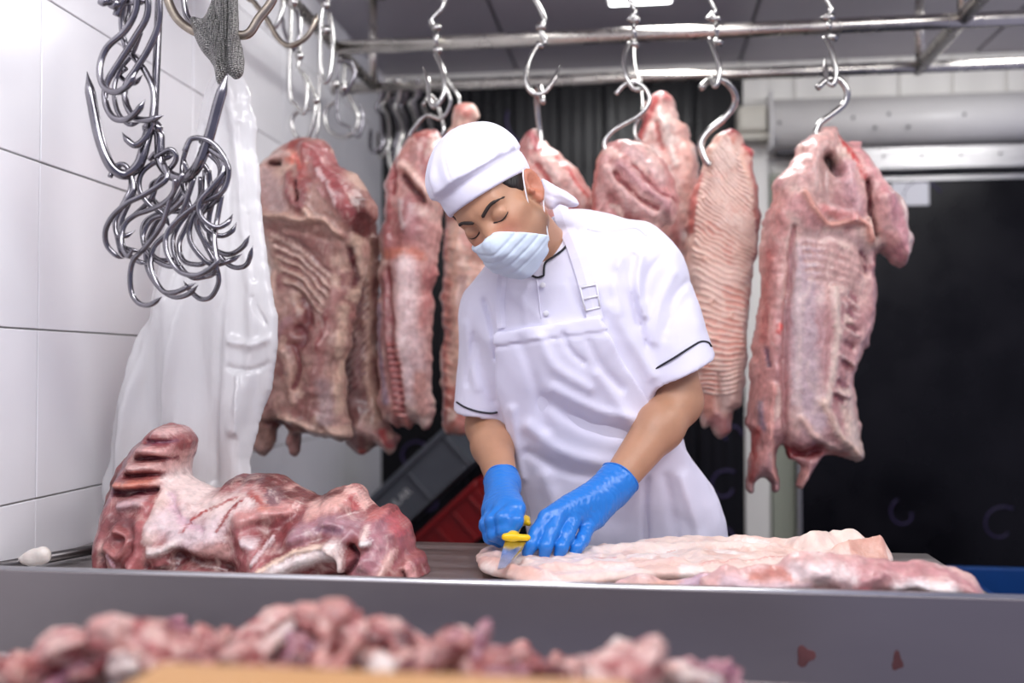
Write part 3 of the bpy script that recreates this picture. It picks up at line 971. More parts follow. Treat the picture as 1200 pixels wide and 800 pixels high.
m1 = slab('pork_carcass', [(345, 169), (358, 165), (372, 169), (383, 171), (395, 185), (412, 205), (430, 220), (443, 240), (447, 256), (441, 275), (432, 300), (424, 340), (414, 385), (406, 425), (405, 465), (408, 495),
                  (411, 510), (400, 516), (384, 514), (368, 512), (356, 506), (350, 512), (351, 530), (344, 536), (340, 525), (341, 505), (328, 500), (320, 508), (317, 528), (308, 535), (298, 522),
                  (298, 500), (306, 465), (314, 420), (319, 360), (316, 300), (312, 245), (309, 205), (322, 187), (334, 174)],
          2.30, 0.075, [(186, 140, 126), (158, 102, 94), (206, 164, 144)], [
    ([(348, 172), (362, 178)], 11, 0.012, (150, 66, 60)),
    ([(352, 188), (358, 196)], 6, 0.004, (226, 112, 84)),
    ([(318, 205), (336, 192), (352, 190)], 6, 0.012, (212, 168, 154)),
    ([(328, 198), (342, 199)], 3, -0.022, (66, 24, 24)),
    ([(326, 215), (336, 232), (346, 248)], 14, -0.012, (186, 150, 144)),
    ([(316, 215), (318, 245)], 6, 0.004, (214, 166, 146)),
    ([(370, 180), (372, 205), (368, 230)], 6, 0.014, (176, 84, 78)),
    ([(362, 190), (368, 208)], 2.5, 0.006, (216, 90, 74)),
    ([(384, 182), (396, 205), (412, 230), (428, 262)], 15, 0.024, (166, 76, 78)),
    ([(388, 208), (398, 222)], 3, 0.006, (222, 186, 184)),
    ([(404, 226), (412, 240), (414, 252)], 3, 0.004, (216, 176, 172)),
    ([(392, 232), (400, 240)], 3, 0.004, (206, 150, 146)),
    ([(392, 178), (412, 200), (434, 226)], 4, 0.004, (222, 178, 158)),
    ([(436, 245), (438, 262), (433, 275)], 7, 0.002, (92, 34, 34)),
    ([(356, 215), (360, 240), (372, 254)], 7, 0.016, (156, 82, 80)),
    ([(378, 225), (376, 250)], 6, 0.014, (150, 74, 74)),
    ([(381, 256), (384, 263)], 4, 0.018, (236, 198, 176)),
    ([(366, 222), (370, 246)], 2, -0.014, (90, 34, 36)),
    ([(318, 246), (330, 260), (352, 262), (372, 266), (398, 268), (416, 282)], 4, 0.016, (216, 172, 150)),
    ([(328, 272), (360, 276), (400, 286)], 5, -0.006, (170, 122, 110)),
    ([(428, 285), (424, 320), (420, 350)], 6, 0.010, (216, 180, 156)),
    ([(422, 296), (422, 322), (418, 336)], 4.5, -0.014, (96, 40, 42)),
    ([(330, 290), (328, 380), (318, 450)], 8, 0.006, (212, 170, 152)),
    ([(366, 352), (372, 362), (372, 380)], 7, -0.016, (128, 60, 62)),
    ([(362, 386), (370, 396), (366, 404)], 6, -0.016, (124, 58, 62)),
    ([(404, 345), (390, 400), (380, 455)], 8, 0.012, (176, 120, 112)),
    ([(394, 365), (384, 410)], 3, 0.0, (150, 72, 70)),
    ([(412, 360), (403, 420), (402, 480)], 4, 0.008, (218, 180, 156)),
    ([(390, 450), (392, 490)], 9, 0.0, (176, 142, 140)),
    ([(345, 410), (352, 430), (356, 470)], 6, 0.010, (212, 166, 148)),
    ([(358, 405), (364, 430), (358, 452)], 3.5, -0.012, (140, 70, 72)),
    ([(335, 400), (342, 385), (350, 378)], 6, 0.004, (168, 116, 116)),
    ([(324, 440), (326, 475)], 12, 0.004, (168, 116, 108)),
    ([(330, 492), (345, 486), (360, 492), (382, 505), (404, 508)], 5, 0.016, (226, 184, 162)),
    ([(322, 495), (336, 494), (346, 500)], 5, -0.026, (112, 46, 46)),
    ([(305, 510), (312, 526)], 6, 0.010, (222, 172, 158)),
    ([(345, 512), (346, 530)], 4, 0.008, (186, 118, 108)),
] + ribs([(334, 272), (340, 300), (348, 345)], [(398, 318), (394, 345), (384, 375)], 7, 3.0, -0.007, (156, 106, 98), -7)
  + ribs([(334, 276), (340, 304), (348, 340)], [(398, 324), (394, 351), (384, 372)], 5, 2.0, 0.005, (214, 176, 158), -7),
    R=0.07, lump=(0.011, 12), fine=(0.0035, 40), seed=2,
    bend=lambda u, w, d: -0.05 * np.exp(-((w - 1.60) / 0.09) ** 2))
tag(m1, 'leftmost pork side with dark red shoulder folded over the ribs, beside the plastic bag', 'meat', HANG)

# ================================================================== THE STEEL TABLE
TZ = 0.88
tb = empty('steel_table', (-0.28, 1.65, 0), 'long stainless steel work table with a raised front upstand', 'table')
TX1, TY0, TY1 = 0.52, 1.385, 1.885
link('table_top', box_mesh((WX + 0.012 + TX1) / 2, (TY0 + TY1) / 2, TZ - 0.012, TX1 - WX - 0.012, TY1 - TY0, 0.024, 0.002), M['table'], tb, False)
ap = box_mesh(0, 0, 0, TX1 - WX - 0.012 + 0.012, 0.010, 0.32, 0.002)
ap.transform(Matrix.Translation(((WX + 0.012 + TX1) / 2 + 0.006, TY0 - 0.005, 0.755)))
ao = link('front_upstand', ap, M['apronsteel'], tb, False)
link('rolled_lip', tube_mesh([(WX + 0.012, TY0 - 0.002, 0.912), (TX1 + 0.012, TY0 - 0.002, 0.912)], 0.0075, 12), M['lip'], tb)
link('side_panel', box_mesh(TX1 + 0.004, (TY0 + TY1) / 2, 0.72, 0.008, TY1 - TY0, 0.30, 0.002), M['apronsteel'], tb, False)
for x_, y_ in ((-1.0, 1.45), (0.46, 1.45), (-1.0, 1.84), (0.46, 1.84)):
    link('leg', tube_mesh([(x_, y_, 0), (x_, y_, TZ - 0.03)], 0.02, 14), M['pipe'], tb)
link('shelf', box_mesh(-0.27, 1.645, 0.25, 1.46, 0.40, 0.02, 0.002), M['table'], tb, False)
# blood spots, thin stains that stay where they are
M['stain'] = mat('dried_blood', srgb(104, 62, 62), 0.5, vary=0.3, vscale=40)
for nm, x_, y_, rx, rz in (('blood_stain', 944, 768, 11, 12), ('blood_stain', 1052, 775, 6, 11)):
    c = P(x_, y_, TY0 - 0.0115)
    poly = []
    for k in range(16):
        a = 2 * math.pi * k / 16
        q = 1 + 0.25 * math.sin(3 * a + x_) + random.uniform(-0.12, 0.12)
        poly.append((c[0] + rx / 840 * q * math.cos(a) * 0.9, c[1], c[2] + rz / 840 * q * math.sin(a) * 0.9))
    bm = bmesh.new()
    f = bm.faces.new([bm.verts.new(p_) for p_ in poly])
    r_ = bmesh.ops.extrude_face_region(bm, geom=[f])
    bmesh.ops.translate(bm, vec=(0, 0.0016, 0), verts=[g_ for g_ in r_['geom'] if isinstance(g_, bmesh.types.BMVert)])
    bmesh.ops.recalc_face_normals(bm, faces=bm.faces)
    me = bpy.data.meshes.new('stain')
    bm.to_mesh(me)
    bm.free()
    link(nm, me, M['stain'], tb, False)

# rib piece on the table
rack = slab('pork_ribcage', [(160, 511), (175, 501), (190, 502), (200, 511), (203, 525), (200, 540), (198, 552), (207, 562), (222, 573), (242, 572), (265, 562), (290, 558), (315, 562), (330, 571), (345, 580),
                         (370, 581), (385, 577), (395, 573), (408, 571), (420, 579), (428, 592), (436, 600), (446, 596), (457, 598), (464, 607), (476, 621), (480, 632), (483, 645), (491, 652),
                         (498, 662), (505, 673), (500, 685), (480, 690), (440, 692), (400, 692), (350, 693), (300, 692), (250, 692), (200, 692), (150, 690), (130, 684), (127, 662), (119, 652),
                         (116, 625), (118, 602), (121, 580), (126, 560), (135, 540), (148, 522)],
            1.60, 0.095, [(166, 90, 88), (138, 58, 60), (204, 148, 140)], [
    ([(150, 530), (132, 575), (122, 640)], 8, -0.006, (122, 56, 50)),
    ([(158, 520), (146, 548), (138, 590)], 6, 0.004, (146, 104, 112)),
    ([(180, 506), (194, 508)], 5, 0.016, (222, 170, 164)),
    ([(168, 520), (198, 518)], 3.5, -0.016, (122, 52, 76)),
    ([(166, 528), (197, 530)], 5, 0.018, (220, 160, 154)),
    ([(164, 538), (197, 538)], 3, -0.016, (124, 44, 56)),
    ([(160, 546), (194, 548)], 5, 0.018, (222, 172, 164)),
    ([(155, 556), (192, 556)], 3, -0.016, (120, 38, 44)),
    ([(148, 566), (190, 564)], 5, 0.018, (218, 128, 104)),
    ([(146, 576), (188, 574)], 4, -0.018, (104, 34, 48)),
    ([(160, 588), (184, 584)], 6, 0.014, (206, 164, 166)),
    ([(146, 596), (140, 640), (140, 668)], 7, 0.010, (152, 78, 80)),
    ([(134, 600), (132, 660)], 3, 0.006, (196, 146, 146)),
    ([(156, 604), (186, 606), (190, 640)], 9, 0.004, (118, 46, 50)),
    ([(134, 560), (128, 610), (126, 650)], 5, -0.004, (104, 44, 40)),
    ([(165, 612), (180, 622), (172, 640), (158, 628)], 5, 0.016, (178, 104, 100)),
    ([(150, 640), (156, 668)], 4, -0.008, (110, 40, 44)),
    ([(184, 645), (200, 660), (215, 650)], 5, 0.010, (120, 46, 52)),
    ([(205, 650), (225, 655), (240, 648)], 6, -0.006, (96, 28, 34)),
    ([(340, 574), (360, 584), (385, 583)], 4, 0.006, (110, 40, 46)),
    ([(262, 563), (300, 560), (325, 568)], 6, 0.004, (112, 44, 44)),
    ([(400, 572), (418, 578), (428, 594)], 3.5, 0.008, (236, 184, 172)),
    ([(160, 640), (168, 655), (158, 665)], 4, 0.010, (196, 150, 160)),
    ([(190, 590), (196, 620), (192, 650)], 8, 0.012, (180, 92, 92)),
    ([(170, 660), (210, 668), (240, 665)], 8, -0.004, (112, 40, 44)),
    ([(200, 562), (204, 590), (206, 622)], 7, 0.012, (232, 196, 186)),
    ([(205, 560), (230, 580), (262, 592), (300, 590)], 17, 0.002, (234, 206, 200)),
    ([(215, 600), (240, 618), (270, 612)], 16, 0.0, (226, 198, 200)),
    ([(208, 634), (222, 632), (234, 626)], 6, 0.016, (244, 222, 216)),
    ([(207, 575), (222, 596), (245, 606)], 3, -0.005, (216, 176, 186)),
    ([(214, 590), (234, 604), (262, 612)], 3, -0.005, (216, 176, 186)),
    ([(288, 580), (262, 590), (246, 600), (238, 614)], 1.8, 0.002, (168, 58, 56)),
    ([(294, 583), (284, 598), (276, 614)], 2.4, 0.004, (158, 44, 46)),
    ([(234, 568), (262, 564), (300, 562), (325, 574), (345, 583), (380, 583), (398, 576)], 4.5, 0.012, (98, 32, 34)),
    ([(322, 578), (332, 590)], 8, 0.002, (130, 86, 92)),
    ([(300, 576), (318, 586)], 4, 0.006, (180, 84, 76)),
    ([(320, 592), (342, 596)], 4, 0.006, (216, 130, 106)),
    ([(235, 640), (262, 648), (290, 655)], 10, -0.020, (98, 26, 30)),
    ([(232, 668), (260, 664), (285, 672)], 9, 0.014, (190, 120, 116)),
    ([(305, 612), (322, 640), (330, 665)], 14, 0.014, (182, 96, 98)),
    ([(298, 600), (330, 598), (350, 592)], 9, 0.014, (206, 138, 132)),
    ([(312, 622), (322, 626)], 7, 0.012, (226, 200, 200)),
    ([(338, 620), (326, 645)], 3, 0.008, (222, 190, 190)),
    ([(328, 668), (352, 654), (385, 640), (408, 634)], 11, 0.022, (242, 224, 220)),
    ([(335, 652), (368, 634), (400, 628)], 3, 0.010, (236, 200, 176)),
    ([(366, 618), (392, 608), (425, 612)], 12, 0.022, (172, 122, 132)),
    ([(390, 612), (412, 615)], 4, -0.004, (136, 88, 106)),
    ([(375, 594), (396, 588), (412, 584)], 9, 0.016, (228, 168, 156)),
    ([(414, 580), (422, 592)], 4, 0.008, (196, 84, 80)),
    ([(405, 628), (418, 642), (421, 656)], 5, 0.024, (244, 218, 210)),
    ([(426, 632), (434, 645), (418, 662), (396, 668)], 3.5, -0.030, (120, 46, 56)),
    ([(446, 612), (456, 636), (440, 656)], 15, 0.010, (180, 116, 126)),
    ([(442, 612), (440, 628)], 5, 0.012, (240, 206, 196)),
    ([(440, 628), (446, 627)], 4.5, 0.014, (248, 236, 232)),
    ([(440, 600), (452, 600)], 5, 0.012, (206, 110, 108)),
    ([(458, 605), (474, 624)], 4, 0.012, (196, 88, 92)),
    ([(398, 674), (430, 668), (460, 668)], 7, 0.008, (184, 120, 132)),
    ([(470, 640), (462, 664), (450, 680)], 5, 0.010, (230, 176, 164)),
    ([(486, 655), (500, 676)], 5, 0.014, (222, 152, 148)),
    ([(482, 662), (488, 678)], 2.5, -0.016, (150, 60, 64)),
], R=0.075, lump=(0.009, 20), fine=(0.0035, 48), seed=22, v=0.0035, floor=TZ + 0.0005,
    bend=lambda u, w, d: np.clip((w - 0.90) * 0.4, 0, 0.06))
tag(rack, 'raw pork ribcage with its spine end standing up, left on the steel table', 'meat', 'meat on the steel table')

# opened skin sheet being trimmed
sk = slab('pork_skin_sheet', [(558, 651), (572, 643), (596, 644), (640, 645), (690, 643), (760, 637), (800, 635), (850, 634), (900, 637), (945, 640), (985, 638), (1012, 639), (1040, 644), (1046, 650),
                         (1040, 656), (1010, 659), (960, 662), (900, 666), (830, 670), (760, 674), (700, 679), (640, 682), (610, 679), (585, 671), (563, 664)],
          TZ + 0.010, 0.010, [(240, 214, 202), (232, 194, 180), (244, 226, 218)], [
    ([(562, 658), (590, 668), (620, 678)], 10, 0.005, (234, 184, 168)),
    ([(575, 652), (590, 658)], 6, 0.004, (240, 202, 190)),
    ([(600, 668), (608, 660)], 5, -0.008, None),
    ([(640, 680), (652, 684)], 6, 0.012, (240, 206, 196)),
    ([(690, 662), (720, 660)], 2.4, 0.002, (214, 138, 130)),
    ([(735, 655), (790, 650)], 2.0, -0.003, (214, 150, 140)),
    ([(640, 672), (700, 668), (800, 664)], 5, 0.006, (236, 198, 188)),
    ([(700, 650), (800, 646), (900, 648)], 12, 0.008, (244, 220, 208)),
    ([(760, 642), (840, 640), (930, 644)], 12, 0.010, None),
    ([(820, 668), (900, 660), (960, 655)], 2, 0.004, (222, 160, 150)),
    ([(950, 648), (975, 642), (1000, 642)], 14, 0.024, (244, 218, 204)),
    ([(985, 655), (1010, 652), (1040, 652)], 10, 0.020, (236, 194, 176)),
] + ribs([(990, 648), (1035, 644)], [(1000, 660), (1042, 658)], 12, 2.0, 0.004, (220, 160, 140)),
    R=0.02, lump=(0.0045, 22), fine=(0.003, 60), seed=31, v=0.003, top=TZ + 0.020, material=M['skinmeat'], edge=0.006)
sk.location.z -= 0.002
tag(sk, 'pale opened pork skin sheet lying flat under the worker gloved hands', 'meat', 'meat on the steel table')

cuts = slab('pork_cut', [(820, 680), (845, 668), (870, 664), (900, 662), (930, 656), (965, 655), (1000, 658), (1040, 655), (1075, 656), (1105, 663), (1130, 675), (1149, 692), (1140, 700), (1000, 704), (900, 704), (830, 698)],
            1.455, 0.04, [(222, 170, 164), (200, 140, 140), (240, 214, 208)], [
    ([(880, 672), (905, 668), (925, 676)], 6, 0.010, (206, 130, 116)),
    ([(850, 676), (880, 684), (940, 686)], 8, 0.008, (214, 180, 186)),
    ([(930, 665), (965, 664), (990, 672)], 12, 0.010, (238, 210, 208)),
    ([(1005, 672), (1040, 662), (1080, 663), (1115, 675), (1140, 690)], 7, 0.016, (200, 136, 138)),
    ([(1000, 684), (1010, 686)], 6, 0.010, (190, 110, 116)),
    ([(1045, 686), (1070, 680), (1100, 688)], 10, 0.018, (246, 232, 230)),
], lump=(0.010, 22), seed=33, floor=TZ + 0.0005)
tag(cuts, 'blurred pink and white pork cut at the right front of the table, by the upstand', 'meat', 'meat on the steel table')
c2 = slab('pork_cut', [(690, 690), (720, 680), (760, 676), (800, 672), (828, 668), (850, 676), (862, 690), (850, 702), (770, 704), (700, 702)],
          1.475, 0.035, [(226, 180, 172), (206, 150, 150), (240, 214, 208)], [
    ([(720, 688), (760, 682), (800, 684)], 5, 0.008, (226, 170, 150)),
    ([(800, 684), (828, 676), (850, 690)], 6, 0.010, (200, 166, 184)),
    ([(755, 694), (785, 692)], 5, 0.008, (206, 120, 112)),
], lump=(0.008, 24), seed=35, floor=TZ + 0.0005)
tag(c2, 'thin pale pork strip at the front of the table below the skin sheet middle', 'meat', 'meat on the steel table')

rodo = link('sharpening_steel', tube_mesh([(-1.045, 1.50, TZ + 0.012), (-0.955, 1.715, TZ + 0.012), (-0.93, 1.775, TZ + 0.012)], 0.009, 12, tip1=True), M['rod'])
rebase(rodo, (-1.0, 1.6, TZ))
tag(rodo, 'dark round steel rod lying against the wall at the left end of the table', 'sharpening steel')
fs = slab('fat_scrap', [(24, 655), (36, 648), (50, 643), (58, 648), (56, 656), (44, 659), (30, 660)], 1.52, 0.012, [(242, 238, 232), (234, 224, 214)], [], lump=(0.003, 40), v=0.003, seed=3, material=M['skinmeat'])
tag(fs, 'small white scrap of fat on the dark rod at the far left of the table', 'fat')

# ================================================================== FRONT TRAY WITH TRIMMINGS
ft = empty('front_table', (-0.3, 0.8, 0), 'low steel side table under the trimmings tray at the very front', 'table')
link('table_top', box_mesh(-0.33, 0.80, 0.835, 1.25, 0.56, 0.03, 0.003), M['table'], ft, False)
for x_, y_ in ((-0.9, 0.56), (0.24, 0.56), (-0.9, 1.04), (0.24, 1.04)):
    link('leg', tube_mesh([(x_, y_, 0), (x_, y_, 0.825)], 0.018, 12), M['pipe'], ft)
tray = empty('trimmings_tray', (-0.33, 0.88, 0.85), 'shallow steel tray almost hidden beneath the heap of red trimmings', 'tray')
link('tray_floor', box_mesh(-0.33, 0.895, 0.856, 1.16, 0.34, 0.010, 0.002), M['table'], tray, False)
for cx, cyy, sx, sy in ((-0.33, 1.062, 1.16, 0.008), (-0.33, 0.728, 1.16, 0.008), (-0.906, 0.895, 0.008, 0.34), (0.246, 0.895, 0.008, 0.34)):
    link('tray_side', box_mesh(cx, cyy, 0.873, sx, sy, 0.032, 0.002), M['table'], tray, False)
# block
pb = PZ(130, 792, 1.0)
pc = PZ(700, 790, 1.0)
blk = empty('cutting_board', (-0.22, 0.62, 0.85), 'pale wooden cutting block blurred along the bottom edge of the picture', 'cutting board')
link('board', box_mesh((pb[0] + pc[0]) / 2 + 0.02, 0.62, 0.9255, (pc[0] - pb[0]) + 0.02, 0.18, 0.149, 0.014, seg=4), M['wood'], blk)

# trimmings
rs = np.random.RandomState(5)
proto = []
PAL = [[(118, 40, 44), (166, 88, 84), (212, 152, 144)], [(146, 68, 66), (190, 118, 110), (222, 174, 162)], [(92, 24, 32), (134, 50, 54), (186, 112, 108)],
       [(206, 146, 138), (228, 184, 174), (176, 84, 84)], [(236, 214, 206), (222, 176, 166), (244, 232, 226)], [(134, 70, 96), (170, 110, 126), (206, 150, 150)]]
for k in range(8):
    n = 4
    js = [(rs.uniform(-0.04, 0.04, 3) * (1.4, 0.7, 0.45)) for _ in range(n)]
    rr = rs.uniform(0.007, 0.024, n)

    def fn(x, y, z, js=js, rr=rr):
        d = None
        for i in range(len(js) - 1):
            c = cap(x, y, z, js[i], js[i + 1], rr[i], rr[i + 1])
            d = c if d is None else smin(d, c, 0.018)
        return d
    pal = [np.array(srgb(*c)) for c in PAL[k % 6]]

    def colf(x, y, z, pal=pal, k=k):
        t = np.clip(fbm3(x * 45, y * 45, z * 45, k, 3) * 2.6 + 0.5, 0, 1)[:, None]
        t2 = np.clip(fbm3(x * 60 + 9, y * 60, z * 60, k + 5, 3) * 2 - 0.3, 0, 1)[:, None]
        c = pal[0] * (1 - t) + pal[1] * t
        return (c * (1 - t2) + pal[2] * t2) * 0.84
    o = sdf_obj('meat_trimming', fn, (-0.085, -0.075, -0.06), (0.085, 0.075, 0.06), 0.0035, M['meat'],
                disp=lambda x, y, z, k=k: 0.011 * fbm3(x * 34, y * 34, z * 34, k, 4), colour=colf)
    proto.append(o)
TR = 'raw meat trimmings heaped in the front tray'
spec = []
tops = [(0, 775), (30, 768), (60, 762), (85, 752), (110, 756), (140, 752), (165, 748), (190, 748), (215, 752), (240, 752), (262, 748), (290, 742), (310, 748), (335, 755), (360, 752),
        (385, 742), (410, 740), (435, 738), (460, 738), (485, 748), (510, 755), (535, 758), (560, 762), (590, 768), (620, 772), (655, 775), (690, 778), (725, 782), (800, 785), (840, 788)]
for i, (px, py) in enumerate(tops):
    spec.append((px, py + 12, 0.86 + 0.05 * ((i * 7) % 3 - 1) * 0.8, i, 0.95))
for i in range(22):
    px = i * 33 + 8
    py = np.interp(px, [0, 90, 300, 440, 560, 700, 850], [782, 775, 772, 762, 778, 790, 798])
    spec.append((px, py + 14, 0.775 + 0.012 * (i % 3), i * 5 + 3, 0.75))


def ordinal(n):
    w_ = ['first', 'second', 'third', 'fourth', 'fifth', 'sixth', 'seventh', 'eighth', 'ninth', 'tenth', 'eleventh', 'twelfth', 'thirteenth', 'fourteenth', 'fifteenth', 'sixteenth',
          'seventeenth', 'eighteenth', 'nineteenth']
    t_ = ['twentieth', 'thirtieth']
    return w_[n - 1] if n < 20 else (t_[n // 10 - 2] if n % 10 == 0 else ['twenty', 'thirty'][n // 10 - 2] + '-' + w_[n % 10 - 1])


for n_, (px, py, Y_, k, sc) in enumerate(spec):
    if n_ < 8:
        o = proto[n_]
    else:
        o = proto[k % 8].copy()
        COL.objects.link(o)
    c = P(px, py, Y_)
    o.location = Vector([float(q) for q in c])
    o.rotation_euler = (rs.uniform(-0.6, 0.6), rs.uniform(-0.6, 0.6), rs.uniform(0, 6.28))
    s_ = sc * rs.uniform(0.65, 0.95)
    o.scale = (s_, s_ * rs.uniform(0.6, 1.0), s_ * rs.uniform(0.55, 0.85))
    hue = ['dark red', 'pink', 'deep red', 'pale pink', 'whitish fatty', 'purplish', 'dark red', 'pink'][n_ if n_ < 8 else k % 8]
    row, q_ = ('back', n_) if n_ < len(tops) else ('front', n_ - len(tops))
    tag(o, '%s raw trimming in the heap, %s from the left along its %s row' % (hue, ordinal(q_ + 1), row), 'meat trimming', TR)


def special(k, px, py, Y_, sc, rot, lab):
    o = proto[k].copy()
    COL.objects.link(o)
    o.location = Vector([float(q) for q in P(px, py, Y_)])
    o.rotation_euler = rot
    o.scale = sc
    tag(o, lab, 'meat trimming', TR)
    if 'group' in o:
        del o['group']
    o['group'] = TR


special(5, 211, 742, 0.93, (0.22, 0.4, 0.75), (0, 1.4, 0), 'small purple flap standing upright on the left half of the heap of trimmings')
special(2, 291, 738, 0.93, (0.3, 0.5, 0.7), (0.3, 1.2, 0.4), 'dark red knob sticking up near the middle of the heap of trimmings')
special(4, 757, 786, 0.87, (0.62, 0.62, 0.75), (0.2, 0.3, 0.5), 'white fatty trimming at the right end of the heap')
special(3, 178, 764, 0.80, (0.75, 0.6, 0.6), (0.1, 0.2, 0.3), 'large pale pink trimming on the left part of the heap')
special(3, 436, 752, 0.84, (1.0, 0.55, 0.45), (0.1, 0.25, 0.0), 'orange pink trimming on top of the highest part of the heap')

# ================================================================== CRATES


def crate(name, centre, L, D, H, ang, m, label, ribs_=5, slots=False, tilt=0.0, text=None):
    R = Matrix.Rotation(ang, 4, 'Y') @ Matrix.Rotation(tilt, 4, 'X')
    T0 = Matrix.Translation(Vector([float(q) for q in centre])) @ R
    t = empty(name, (T0 @ Vector((0, 0, -H / 2))), label, 'crate')

    def bx(nm, *a, b=0.003, mm=m):
        me = box_mesh(*a, b)
        me.transform(T0)
        return link(nm, me, M[mm], t, False)
    bx('crate_floor', 0, 0, -H / 2 + 0.004, L, D, 0.008)
    for sy in (-1, 1):
        bx('side_wall', 0, sy * (D / 2 - 0.003), 0, L, 0.006, H)
        for i in range(ribs_):
            bx('rib', -L / 2 + L * (i + 0.5) / ribs_ if ribs_ > 3 else (-L / 2 + 0.012 + (L - 0.024) * i / (ribs_ - 1)), sy * (D / 2 + 0.005), -0.01, 0.012, 0.012, H - 0.03)
        bx('rim', 0, sy * (D / 2 + 0.006), H / 2 - 0.008, L + 0.02, 0.018, 0.018)
        bx('rim', 0, sy * (D / 2 + 0.003), -H / 2 + 0.008, L + 0.01, 0.010, 0.014)
    for sx in (-1, 1):
        bx('end_wall', sx * (L / 2 - 0.003), 0, 0, 0.006, D, H)
        bx('rim', sx * (L / 2 + 0.006), 0, H / 2 - 0.008, 0.018, D + 0.02, 0.018)
    if slots:
        for i in range(8):
            bx('vent_slot', -L / 2 + 0.05 + (L - 0.1) * i / 7 + 0.0, -D / 2 + 0.010, H / 2 - 0.05, 0.012, 0.002, 0.035, mm='black')
    if text:
        cu = bpy.data.curves.new('print', 'FONT')
        cu.body = text
        cu.size = 0.040
        cu.extrude = 0.0008
        cu.align_x = 'CENTER'
        cu.align_y = 'CENTER'
        tmp = bpy.data.objects.new('print', cu)
        COL.objects.link(tmp)
        bpy.context.view_layer.update()
        me = bpy.data.meshes.new_from_object(tmp.evaluated_get(bpy.context.evaluated_depsgraph_get()))
        bpy.data.objects.remove(tmp)
        me.transform(T0 @ Matrix.Translation((-L / 4, -D / 2 - 0.002, 0.002)) @ Matrix.Rotation(math.pi / 2, 4, 'X'))
        me.materials.clear()
        link('printed_word', me, M['crateprint'], t, False)
    return t


cc = P(500, 561, 3.45)
crate('crate', cc, 0.38, 0.28, 0.155, math.radians(-43), 'crate', 'dark grey plastic crate tilted on its corner behind the worker, with faded grey lettering', 3, text='BULAR')
cr2 = P(425, 620, 3.62)
crate('crate', cr2, 0.16, 0.24, 0.12, math.radians(-43), 'crate', 'small dark grey crate corner below the tilted lettered crate, beside the wall', 3)
rc = P(541, 614, 3.36)
crate('crate', rc, 0.30, 0.26, 0.15, math.radians(-43), 'redcrate', 'dark red ribbed plastic crate behind the worker, under the grey one', 4)
crate('crate', (-0.55, 3.45, 0.12), 0.60, 0.40, 0.24, 0, 'crate', 'dark grey plastic crate on the floor, lowest of the stack behind the table', 5)
crate('crate', (-0.56, 3.45, 0.345), 0.60, 0.40, 0.20, 0.0, 'crate', 'dark grey plastic crate under the red and the tilted crates', 5)
b0 = P(1155, 661, 2.96)
crate('crate', (1.19, 2.75, b0[2] - 0.14), 0.62, 0.42, 0.26, 0, 'bluecrate', 'blue plastic crate with slots beyond the right end of the table', 6, slots=True)
crate('crate', (1.19, 2.75, (b0[2] - 0.27) / 2), 0.62, 0.42, b0[2] - 0.275, 0, 'bluecrate', 'tall blue plastic crate standing on the floor under the slotted blue one', 6)
pk = slab('pork_cut', [(1193, 728), (1205, 718), (1240, 716), (1270, 724), (1276, 760), (1260, 800), (1210, 806), (1194, 780)], 1.85, 0.06, [(226, 196, 190), (200, 96, 90), (240, 214, 208)], [], seed=41)
tag(pk, 'white and red pork piece just showing past the right corner of the table upstand', 'meat')
st2 = empty('steel_stool', (P(1230, 780, 1.85)[0], 1.85, 0), 'low steel stand past the right end of the table holding a pork piece', 'stand')
zt = P(1230, 800, 1.85)[2] - 0.004
link('stand_top', box_mesh(P(1236, 780, 1.85)[0], 1.85, zt, 0.22, 0.30, 0.02, 0.003), M['table'], st2, False)
for sx in (-0.08, 0.08):
    for s2 in (-0.12, 0.12):
        link('leg', tube_mesh([(P(1236, 780, 1.85)[0] + sx, 1.85 + s2, 0), (P(1236, 780, 1.85)[0] + sx, 1.85 + s2, zt)], 0.012, 10), M['pipe'], st2)

# ================================================================== HOOKS


def hookpts(px, Y, dy=None, n=6, org=None, sc=1.0):
    """px points; dy gives the bar's own depth at each point"""
    q = []
    for i, p in enumerate(px):
        x, y = p[0], p[1]
        if org:
            x, y = org[0] + x / sc, org[1] + y / sc
        t = i / (len(px) - 1)
        yy = Y + (dy(t) if callable(dy) else (dy[i] if dy is not None else 0))
        q.append(P(x, y, yy))
    return spline(q, n)


def s_hook(px, Y, r, label, group=None, m='hook', dy=None, org=None, sc=1.0, tip0=False, tip1=True, name='s_hook', tiplen=0.014):
    pts = hookpts(px, Y, dy, 6, org, sc)
    o = link(name, tube_mesh(pts, r, 9, tip0, tip1, tiplen=tiplen), M[m])
    k = max(pts, key=lambda q: q[2])
    rebase(o, k)
    return tag(o, label, 'hook', group)


Z2_ = ((60, 150), 4.0)
# anchor hook
YA = 1.46
an = empty('anchor_hook', P(183, -12, YA), 'heavy double-pronged steel anchor hook holding the tangled bunches of S-hooks', 'hook')
stem = hookpts([(187, -20), (184, 60), (181, 130), (180, 150)], YA)
link('stem', tube_mesh(stem, 0.0062, 12), M['hook'], an)
lp_ = hookpts([(179, 146), (174, 155), (170, 170), (163, 192), (150, 204), (138, 202), (127, 190), (116, 160), (108, 120), (102, 84)], YA, [0, -0.005, -0.01, -0.015, -0.02, -0.025, -0.03, -0.03, -0.03, -0.03])
link('prong', tube_mesh(lp_, 0.0082, 12, tip1=True, tiplen=0.03), M['hook'], an)
rp_ = hookpts([(178, 148), (186, 156), (187, 172), (188, 190), (198, 204), (212, 209), (224, 204), (234, 190), (245, 160), (256, 120), (267, 85)], YA, [0, 0, 0, 0, -0.005, -0.01, -0.02, -0.03, -0.03, -0.03, -0.03])
link('prong', tube_mesh(rp_, 0.0082, 12, tip1=True, tiplen=0.03), M['hook'], an)
